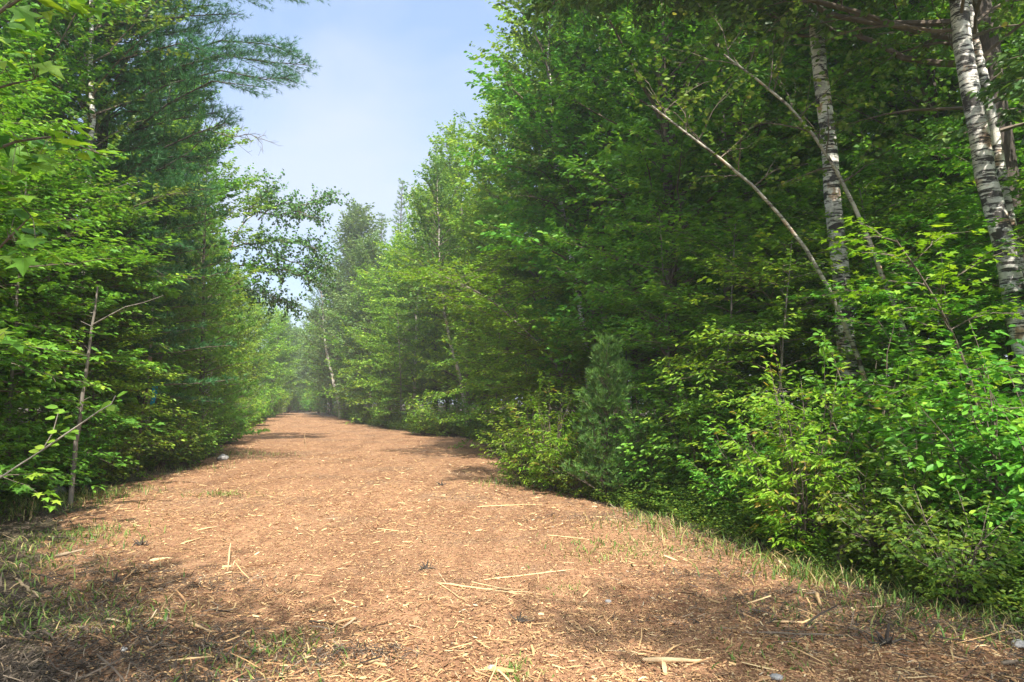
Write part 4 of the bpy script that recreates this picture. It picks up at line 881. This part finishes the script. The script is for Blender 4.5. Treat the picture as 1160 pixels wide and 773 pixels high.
# tufts in the near left corner, small patches elsewhere: (px, distance, spread, blades, height)
for px, d, s, nb, h in ((60, 8.2, .55, 450, .10), (20, 7.0, .4, 300, .10), (110, 8.8, .3, 220, .09), (60, 5.9, .35, 300, .08), (5, 5.2, .3, 350, .08), (300, 4.5, .28, 220, .07), (330, 4.9, .16, 120, .06), (150, 5.3, .25, 300, .07), (255, 12.6, .3, 220, .08),
                        (190, 17.4, .6, 300, .14), (100, 12.4, .5, 700, .16), (30, 11.0, .6, 700, .16), (700, 8.0, .4, 500, .06), (585, 4.55, .10, 90, .05), (640, 6.4, .1, 60, .04), (800, 8.6, .5, 220, .16), (740, 9.8, .5, 220, .16), (880, 7.6, .45, 220, .16), (960, 6.6, .45, 220, .15), (930, 6.9, .3, 400, .14), (890, 5.6, .25, 200, .05), (870, 4.7, .2, 120, .05), (250, 22, 1.0, 500, .14), (615, 14.4, .6, 500, .16), (1060, 5.7, .4, 500, .10), (1130, 5.2, .4, 400, .1)):
    c0 = col(px, d); xx = c0 + rng.normal(0, s, nb); yy = d + rng.normal(0, s, nb); grass(gm, xx, yy, h * rng.uniform(.4, 1.3, nb), rng)
struct('grass', gm.mesh('grass', [G_GRASS]), 'stuff', 'short green grass in tufts along the edges of the trail')

# ---- undergrowth: leafy weeds and ferns massed under the trees
def weed_tpl(seed, kind_):
    r = np.random.default_rng(seed); mb = MB()
    if kind_ == 'fern':
        for i in range(9):
            az = i * .7 + r.uniform(-.2, .2); L = r.uniform(.4, .6); m = 9
            for j in range(m):
                u = (j + 1) / m; p = np.array([math.cos(az), math.sin(az), 0]) * L * u + np.array([0, 0, .5 * math.sin(u * 2.2) * L + .02])
                for s in (-1, 1):
                    a = rotz(np.array([math.cos(az), math.sin(az), -.1]), s * 1.25)
                    leaves(mb, p[None], a[None], np.array([[0, 0, 1.]]), .17 * math.sin(math.pi * min(.97, u * .9 + .12)), r.random() * .6, LEAFN, 0)
    else:
        for i in range(4 + seed % 3):
            az = r.uniform(0, 6.28); out = r.uniform(.03, .2); h = r.uniform(.25, .6); m = 6
            for j in range(m):
                u = (j + 1.2) / (m + .2); p = np.array([math.cos(az) * out * u * 1.5, math.sin(az) * out * u * 1.5, h * u])
                for s in range(3):
                    a2 = j * 1.6 + s * 2.1 + r.uniform(-.3, .3); a = np.array([math.cos(a2), math.sin(a2), r.uniform(-.3, .25)])
                    leaves(mb, (p + a * .02)[None], a[None], np.array([[r.normal(0, .3), r.normal(0, .3), 1.]]), r.uniform(.05, .10), r.random() * .9, LEAF4 if kind_ == 'w' else LEAFN, 0)
    V = np.concatenate(mb.v); Fs = [f for f, m, t in mb.f]; T_ = np.concatenate([t for f, m, t in mb.f])
    kk = max(f.shape[1] for f in Fs); return V, np.concatenate(Fs), T_
TPL = [weed_tpl(i, 'w') for i in range(4)] + [weed_tpl(5, 'n'), weed_tpl(6, 'fern')]
um = MB()
def weeds(x, y, sc, which, rng):
    for w in range(len(TPL)):
        k = which == w; n = int(k.sum())
        if not n: continue
        V, Fm, Tm = TPL[w]; yaw = rng.uniform(0, 6.28, n); c_, s_ = np.cos(yaw), np.sin(yaw); sz = sc[k]
        v = np.stack([(V[None, :, 0] * c_[:, None] - V[None, :, 1] * s_[:, None]) * sz[:, None] + x[k][:, None],
                      (V[None, :, 0] * s_[:, None] + V[None, :, 1] * c_[:, None]) * sz[:, None] + y[k][:, None],
                      V[None, :, 2] * sz[:, None] + tz(x[k], y[k])[:, None]], -1)
        f = (np.arange(n)[:, None, None] * len(V) + Fm[None]).reshape(-1, Fm.shape[1])
        um.add(v.reshape(-1, 3), f, 0, np.clip(np.tile(Tm, n) + np.repeat(rng.uniform(-.15, .15, n), len(Tm)), 0, 1))
n = 2600; x, y = scatter(n, rng, 4.5, 80, 2); sd = rng.random(n) < .55; off = rng.exponential(1.1, n) + .05
x = np.where(sd, xr(y) + off, xl(y) - off)
weeds(x, y, rng.uniform(.6, 1.25, n) * np.clip(.5 + off, .5, 1.1) * (1 + y / 90), rng.choice(6, n, p=[.2, .2, .2, .15, .15, .1]), rng)
n = 500; x, y = scatter(n, rng, 4.5, 13, 2); off = rng.normal(.15, .25, n)
x = np.where(rng.random(n) < .8, xr(y) + off, xl(y) - off)
weeds(x, y, rng.uniform(.3, .7, n), rng.choice(6, n, p=[.25, .25, .2, .2, .1, 0]), rng)
n = 2600; x, y = scatter(n, rng, 5, 60, 2); sd = rng.random(n) < .5; off = rng.uniform(.8, 9, n)
x = np.where(sd, xr(y) + off, xl(y) - off)
weeds(x, y, rng.uniform(.8, 1.5, n), rng.choice(6, n, p=[.2, .2, .2, .15, .1, .15]), rng)
struct('undergrowth', um.mesh('undergrowth', [G_WEED]), 'stuff', 'leafy weeds and ferns massed under the trees on both sides of the trail')

# ================================================================== single pieces lying about
def add_single(name, mb, mats, loc, label, cat, group=None, smooth=True):
    o = bpy.data.objects.new(name, mb.mesh(name, mats, smooth)); C.objects.link(o); o.location = loc
    o['label'] = label; o['category'] = cat
    if group: o['group'] = group
    return o
def gp(px, py):
    """point of the ground seen at a photo pixel"""
    d = 5.0
    for _ in range(30):
        p = P(px, py, d); z = float(tz(np.array(p[0]), np.array(d)))
        d += (p[2] - z) / max(.02, (py - 455) / 840.0) * .9; d = max(1.5, min(120, d))
    p = P(px, py, d); return np.array([p[0], p[1], float(tz(np.array(p[0]), np.array(p[1])))])
def stone(px, py, sz, label, seed, flat=.6, sub=3):
    import bmesh
    bm = bmesh.new(); bmesh.ops.create_icosphere(bm, subdivisions=sub, radius=1); r = np.random.default_rng(seed); ph = r.uniform(0, 6, 9); ax = r.normal(0, 1, (6, 3)); ax = nrmz(ax)
    cuts = r.uniform(.62, .9, 6)
    for v in bm.verts:
        c_ = np.array(v.co)
        for q, k_ in zip(ax, cuts):
            t = c_ @ q
            if t > k_: c_ = c_ - q * (t - k_) * .85
        c_ *= 1 + .07 * math.sin(c_[0] * 3 + ph[0]) * math.sin(c_[1] * 4 + ph[1]) + .03 * math.sin(c_[2] * 9 + ph[2] + c_[0] * 7)
        v.co = (c_[0] * sz, c_[1] * sz * .8, c_[2] * sz * flat)
    me = bpy.data.meshes.new('stone'); bm.to_mesh(me); bm.free(); me.materials.append(M_ROCK)
    for p in me.polygons: p.use_smooth = True
    o = bpy.data.objects.new('stone', me); C.objects.link(o); p = gp(px, py); o.location = (p[0], p[1], p[2] + sz * flat * .45); o.rotation_euler = (0, 0, r.uniform(0, 6))
    o['label'] = label; o['category'] = 'stone'; o['group'] = 'loose stones beside the trail'
stone(66, 560, .14, 'rounded grey boulder at the foot of the bare grey pole', 1, .75)
stone(252, 521, .22, 'flat pale grey stone at the trail edge below the mounded shrubs', 2, .5)
stone(880, 770, .045, 'small pale stone at the bottom edge of the picture near the pale wood slab', 3, .5, 2)
stone(557, 759, .035, 'small grey pebble at the bottom edge among straw bits', 4, .6, 2)
stone(689, 683, .03, 'small whitish stone in the bare middle of the trail', 5, .6, 2)
stone(140, 738, .03, 'small pale stone in the twig litter of the bottom corner', 6, .6, 2)
stone(1155, 733, .06, 'tan stone at the edge of the litter in the far bottom corner', 7, .5, 2)
def splinter(px1, py1, px2, py2, w, label, seed, name='stick', z1=0, z2=0, mat=None, fork=0, group='loose sticks on the trail', th=.5, tint=.6, n=9, cat='stick'):
    r = np.random.default_rng(seed); a, b = gp(px1, py1), gp(px2, py2); a[2] += z1 + w * .4; b[2] += z2 + w * .4; o = a.copy()
    mb = MB(); L = np.linalg.norm(b - a); pts = np.array([a + (b - a) * u for u in np.linspace(0, 1, n)]) - o
    pts[1:-1] += r.normal(0, L * .006, (n - 2, 3)) * np.array([1, 1, .3])
    rr = w * .5 * np.clip(1 - .5 * np.linspace(0, 1, n) ** 2 + r.normal(0, .12, n), .25, 1.3); rr[0] *= .6; rr[-1] *= .35
    tube(mb, pts, rr, 6, 0, tint, cap=True)
    v = mb.v[0]; 
    for q in range(fork):
        j = int(r.integers(2, n - 2)); dd = nrmz(b - a + r.normal(0, .35 * L, 3) * np.array([1, 1, .15])); l2 = L * r.uniform(.2, .4)
        tube(mb, [pts[j], pts[j] + dd * l2 * .5 + [0, 0, .01], pts[j] + dd * l2], [w * .25, w * .18, w * .08], 5, 0, tint + .1)
    add_single(name, mb, [mat or M_STRAW], tuple(o), label, cat, group)
splinter(498, 662, 602, 676, .022, 'long pale split stick with forked shreds across the middle of the trail', 11, fork=3)
splinter(548, 658, 650, 646, .016, 'thin pale stick lying just beyond the long forked split stick', 12, fork=2)
splinter(494, 660, 530, 684, .012, 'short pale splinter crossing the near end of the long forked split stick', 13)
splinter(728, 750, 803, 752, .035, 'thick pale slab of split wood lying alone near the bottom edge', 14, fork=0, name='wood_slab', cat='wood slab', tint=.7)
splinter(870, 705, 955, 708, .016, 'straight straw coloured stick lying in the shade before the dark stub', 15)
splinter(858, 718, 975, 722, .018, 'longer grey stick parallel behind the dark stub', 16, mat=M_LITTER, tint=.75)
splinter(1135, 754, 1160, 751, .03, 'short thick grey stick cut by the picture edge in the bottom corner', 17, mat=M_LITTER, tint=.8)
splinter(261, 628, 258, 648, .02, 'tall thin splinter standing slanted out of the chips', 18, z1=.10, n=5)
splinter(34, 590, 38, 568, .035, 'upright pointed orange-brown splinter beside the shaded grass', 19, z2=.05, tint=.35)
splinter(62, 632, 96, 624, .035, 'pale broken stick lying on grass in the shaded corner', 20, mat=M_LITTER, tint=.9, fork=1)
splinter(15, 655, 48, 682, .03, 'bleached stick slanting down through the grass in the shaded corner', 21, mat=M_LITTER, tint=.92, fork=1)
splinter(0, 646, 76, 658, .02, 'long thin dark stick at the edge of the picture in the shaded corner', 22, mat=M_LITTER, tint=.5, fork=2)
splinter(0, 722, 76, 734, .022, 'reddish stick low in the shaded corner', 23, tint=.1, fork=1)
splinter(222, 602, 247, 597, .022, 'straw coloured stick near the tall slanted splinter', 24)
splinter(205, 617, 228, 610, .02, 'short curved pale stick between the grass and the tall slanted splinter', 25)
splinter(170, 637, 192, 634, .035, 'bundle-like tan sliver on the chips beside the dark root tuft', 26, fork=3)
splinter(350, 705, 388, 709, .016, 'dark thin twig at the edge of the round shadow', 27, mat=M_LITTER, tint=.35)
splinter(215, 707, 240, 718, .022, 'yellowish splinter pointing to the small grass tuft', 28)
splinter(418, 752, 438, 757, .03, 'small orange chunk of wood beside the round shadow', 29, name='wood_chunk', cat='wood chunk', tint=.3, group='loose wood chunks on the trail')
splinter(925, 678, 930, 690, .035, 'small upright pale wood chunk in the shaded patch', 30, name='wood_chunk', cat='wood chunk', z1=.03, tint=.4, group='loose wood chunks on the trail')
splinter(380, 708, 402, 702, .03, 'orange-brown chunk where the shade meets the bare trail', 31, name='wood_chunk', cat='wood chunk', tint=.3, group='loose wood chunks on the trail')
splinter(632, 515, 636, 517, .02, 'tiny upright stub far up the trail near its middle', 32, z1=.1) if False else None
splinter(345, 498, 346, 512, .03, 'thin upright stub standing alone in the distant middle of the trail', 33, z1=.28, tint=.1)
splinter(540, 575, 600, 572, .02, 'straw stick in the shade before the corner shrubs', 34)
splinter(555, 524, 583, 526, .03, 'pale stick on the trail rim under the corner shrubs', 35)
splinter(430, 600, 462, 604, .02, 'pale straw shred in the middle distance of the trail', 36)
splinter(620, 607, 668, 612, .018, 'long straw shred near the shaded rim below the pine sapling', 37)
splinter(1045, 600, 990, 640, .05, 'crooked fallen branch reaching out of the low shrub', 38, name='fallen_branch', z1=.35, mat=B_GREY, fork=2, group='fallen branches in the brush', cat='branch', n=12)
def arch_branch():
    mb = MB(); w = np.array([P(*a) for a in ((948, 640, 7.3), (955, 622, 7.3), (968, 606, 7.2), (985, 612, 7.1), (1005, 632, 7.0), (1022, 655, 6.6))]); o = w[0].copy()
    tube(mb, w - o, [.03, .04, .035, .032, .026, .015], 8, cap=True); w2 = np.array([P(968, 606, 7.2), P(975, 596, 7.2)]) - o; tube(mb, w2, [.02, .008], 5)
    add_single('fallen_branch', mb, [B_DARK], tuple(o), 'arching dark fallen branch with a bent elbow in front of the alder bush', 'branch', 'fallen branches in the brush')
arch_branch()
def stub(px, py, s, label, seed):
    r = np.random.default_rng(seed); mb = MB(); o = gp(px, py); o[2] -= .01
    tube(mb, [(0, 0, -.02), (.005, 0, .05 * s), (.02 * s, 0, .12 * s)], [.014 * s, .011 * s, .006 * s], 8, cap=True)
    for i in range(9):
        a = r.uniform(0, 6.28); L = r.uniform(.06, .16) * s; tube(mb, [(0, 0, .01), (math.cos(a) * L * .6, math.sin(a) * L * .6, r.uniform(.01, .07) * s), (math.cos(a) * L, math.sin(a) * L, r.uniform(0, .1) * s)], [.01 * s, .006 * s, .002], 5)
    add_single('root_stub', mb, [B_DARK], tuple(o), label, 'stub', 'cut dark root stubs')
stub(1004, 730, 1.2, 'dark cut stub with ragged roots standing in the shaded patch', 1)
stub(483, 645, .8, 'small dark root tuft alone in the sunny middle of the trail', 2)
stub(588, 705, .7, 'thin dark twiggy stub below the long forked split stick', 3)
stub(160, 618, .9, 'dark root tuft on the rim of the shaded grass', 4)
stub(500, 550, 1.0, 'small dark stub at the tip of the shade before the corner shrubs', 5)
stub(910, 638, .9, 'dark stub on the rim of the shade below the alder bush', 6)
stub(130, 660, .8, 'small black stub in the litter of the shaded corner', 7)

# ================================================================== AIR, SKY, SUN, CAMERA
EL, AZ = rad(52), None
tdir = np.array([-.27, .96]); tdir /= np.linalg.norm(tdir)            # the way shadows fall
sdir = np.array([-tdir[0] * math.cos(EL), -tdir[1] * math.cos(EL), math.sin(EL)])  # towards the sun
sun = bpy.data.lights.new('sun', 'SUN'); sun.energy = 4.5; sun.angle = rad(.6); sun.color = (1, .93, .82)
so = bpy.data.objects.new('sun', sun); C.objects.link(so)
from mathutils import Vector
so.rotation_euler = Vector(-sdir).to_track_quat('-Z', 'Y').to_euler(); so.location = (0, 0, 30)
w = bpy.data.worlds.new('World'); bpy.context.scene.world = w; w.use_nodes = True; nt = w.node_tree; nt.nodes.clear(); L = nt.links.new
sk = N(nt, 'ShaderNodeTexSky', sky_type='NISHITA'); sk.sun_disc = False; sk.sun_elevation = EL; sk.sun_rotation = math.atan2(sdir[0], sdir[1])
sk.dust_density = 1.0; sk.ozone_density = 2.0; sk.air_density = 1.2
tc = N(nt, 'ShaderNodeTexCoord'); mp = N(nt, 'ShaderNodeMapping'); mp.inputs['Scale'].default_value = (1.1, 1.1, 2.2); L(tc.outputs['Generated'], mp.inputs[0])
no = N(nt, 'ShaderNodeTexNoise'); no.inputs['Scale'].default_value = 1.7; no.inputs['Detail'].default_value = 6; no.inputs['Distortion'].default_value = .4; L(mp.outputs[0], no.inputs[0])
m0 = N(nt, 'ShaderNodeMix', data_type='RGBA'); m0.inputs[0].default_value = .62; L(sk.outputs[0], m0.inputs[6]); m0.inputs[7].default_value = (1.75, 2.35, 3.6, 1)
mx = N(nt, 'ShaderNodeMix', data_type='RGBA'); L(ramp(nt, no.outputs[0], [(.46, g(0)), (.7, g(.6))]), mx.inputs[0]); L(m0.outputs[2], mx.inputs[6]); mx.inputs[7].default_value = (3.2, 3.35, 3.75, 1)
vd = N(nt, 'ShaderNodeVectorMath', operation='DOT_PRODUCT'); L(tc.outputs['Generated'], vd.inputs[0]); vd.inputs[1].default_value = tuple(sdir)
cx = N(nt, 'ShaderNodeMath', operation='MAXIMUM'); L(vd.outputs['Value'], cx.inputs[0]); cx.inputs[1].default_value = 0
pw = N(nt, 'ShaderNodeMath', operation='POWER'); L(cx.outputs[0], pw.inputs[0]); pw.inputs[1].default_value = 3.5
gl = N(nt, 'ShaderNodeMix', data_type='RGBA', blend_type='ADD'); L(pw.outputs[0], gl.inputs[0]); L(mx.outputs[2], gl.inputs[6]); gl.inputs[7].default_value = (10.5, 10, 9, 1); mx = gl   # hazy glow round the sun, added as soft fill from behind the viewpoint
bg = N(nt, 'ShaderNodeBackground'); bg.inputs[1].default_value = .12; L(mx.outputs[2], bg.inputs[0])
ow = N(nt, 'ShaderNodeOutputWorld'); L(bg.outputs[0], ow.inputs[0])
# haze
HAZE = .0013
if HAZE:
    m, nt = nodes('haze_air'); pv = N(nt, 'ShaderNodeVolumePrincipled'); pv.inputs['Density'].default_value = HAZE; pv.inputs['Color'].default_value = (.86, .92, 1, 1); pv.inputs['Anisotropy'].default_value = .3
    o_ = N(nt, 'ShaderNodeOutputMaterial'); nt.links.new(pv.outputs[0], o_.inputs[1])
    x0, x1, y0, y1, z0, z1 = -310, 310, -210, 410, -1.5, 26
    v = [(x, y, z) for z in (z0, z1) for x, y in ((x0, y0), (x1, y0), (x1, y1), (x0, y1))]
    mb = MB(); mb.add(v, [(3, 2, 1, 0), (4, 5, 6, 7), (0, 1, 5, 4), (1, 2, 6, 5), (2, 3, 7, 6), (3, 0, 4, 7)])
    struct('haze', mb.mesh('haze', [m]), 'stuff', 'thin summer haze in the air over the trail and woods')
cam = bpy.data.cameras.new('camera'); co = bpy.data.objects.new('camera', cam); C.objects.link(co)
co.location = (0, 0, CAMH); co.rotation_euler = (math.pi / 2 + PITCH, 0, 0); cam.lens = F * 36; cam.sensor_width = 36; cam.clip_end = 2000; cam.clip_start = .05
sc = bpy.context.scene; sc.camera = co
sc.view_settings.view_transform = 'Standard'; sc.view_settings.look = 'None'; sc.view_settings.exposure = 1.25; sc.view_settings.gamma = 1
cy = sc.cycles; cy.max_bounces = 8; cy.diffuse_bounces = 5; cy.glossy_bounces = 1; cy.transmission_bounces = 5; cy.volume_bounces = 1; cy.transparent_max_bounces = 4
cy.use_denoising = True; cy.caustics_reflective = False; cy.caustics_refractive = False
tri = sum(len(o.data.polygons) for o in {o.data.name: o for o in C.objects if o.type == 'MESH'}.values())
print('UNIQUE FACES', tri, 'OBJECTS', len(C.objects))
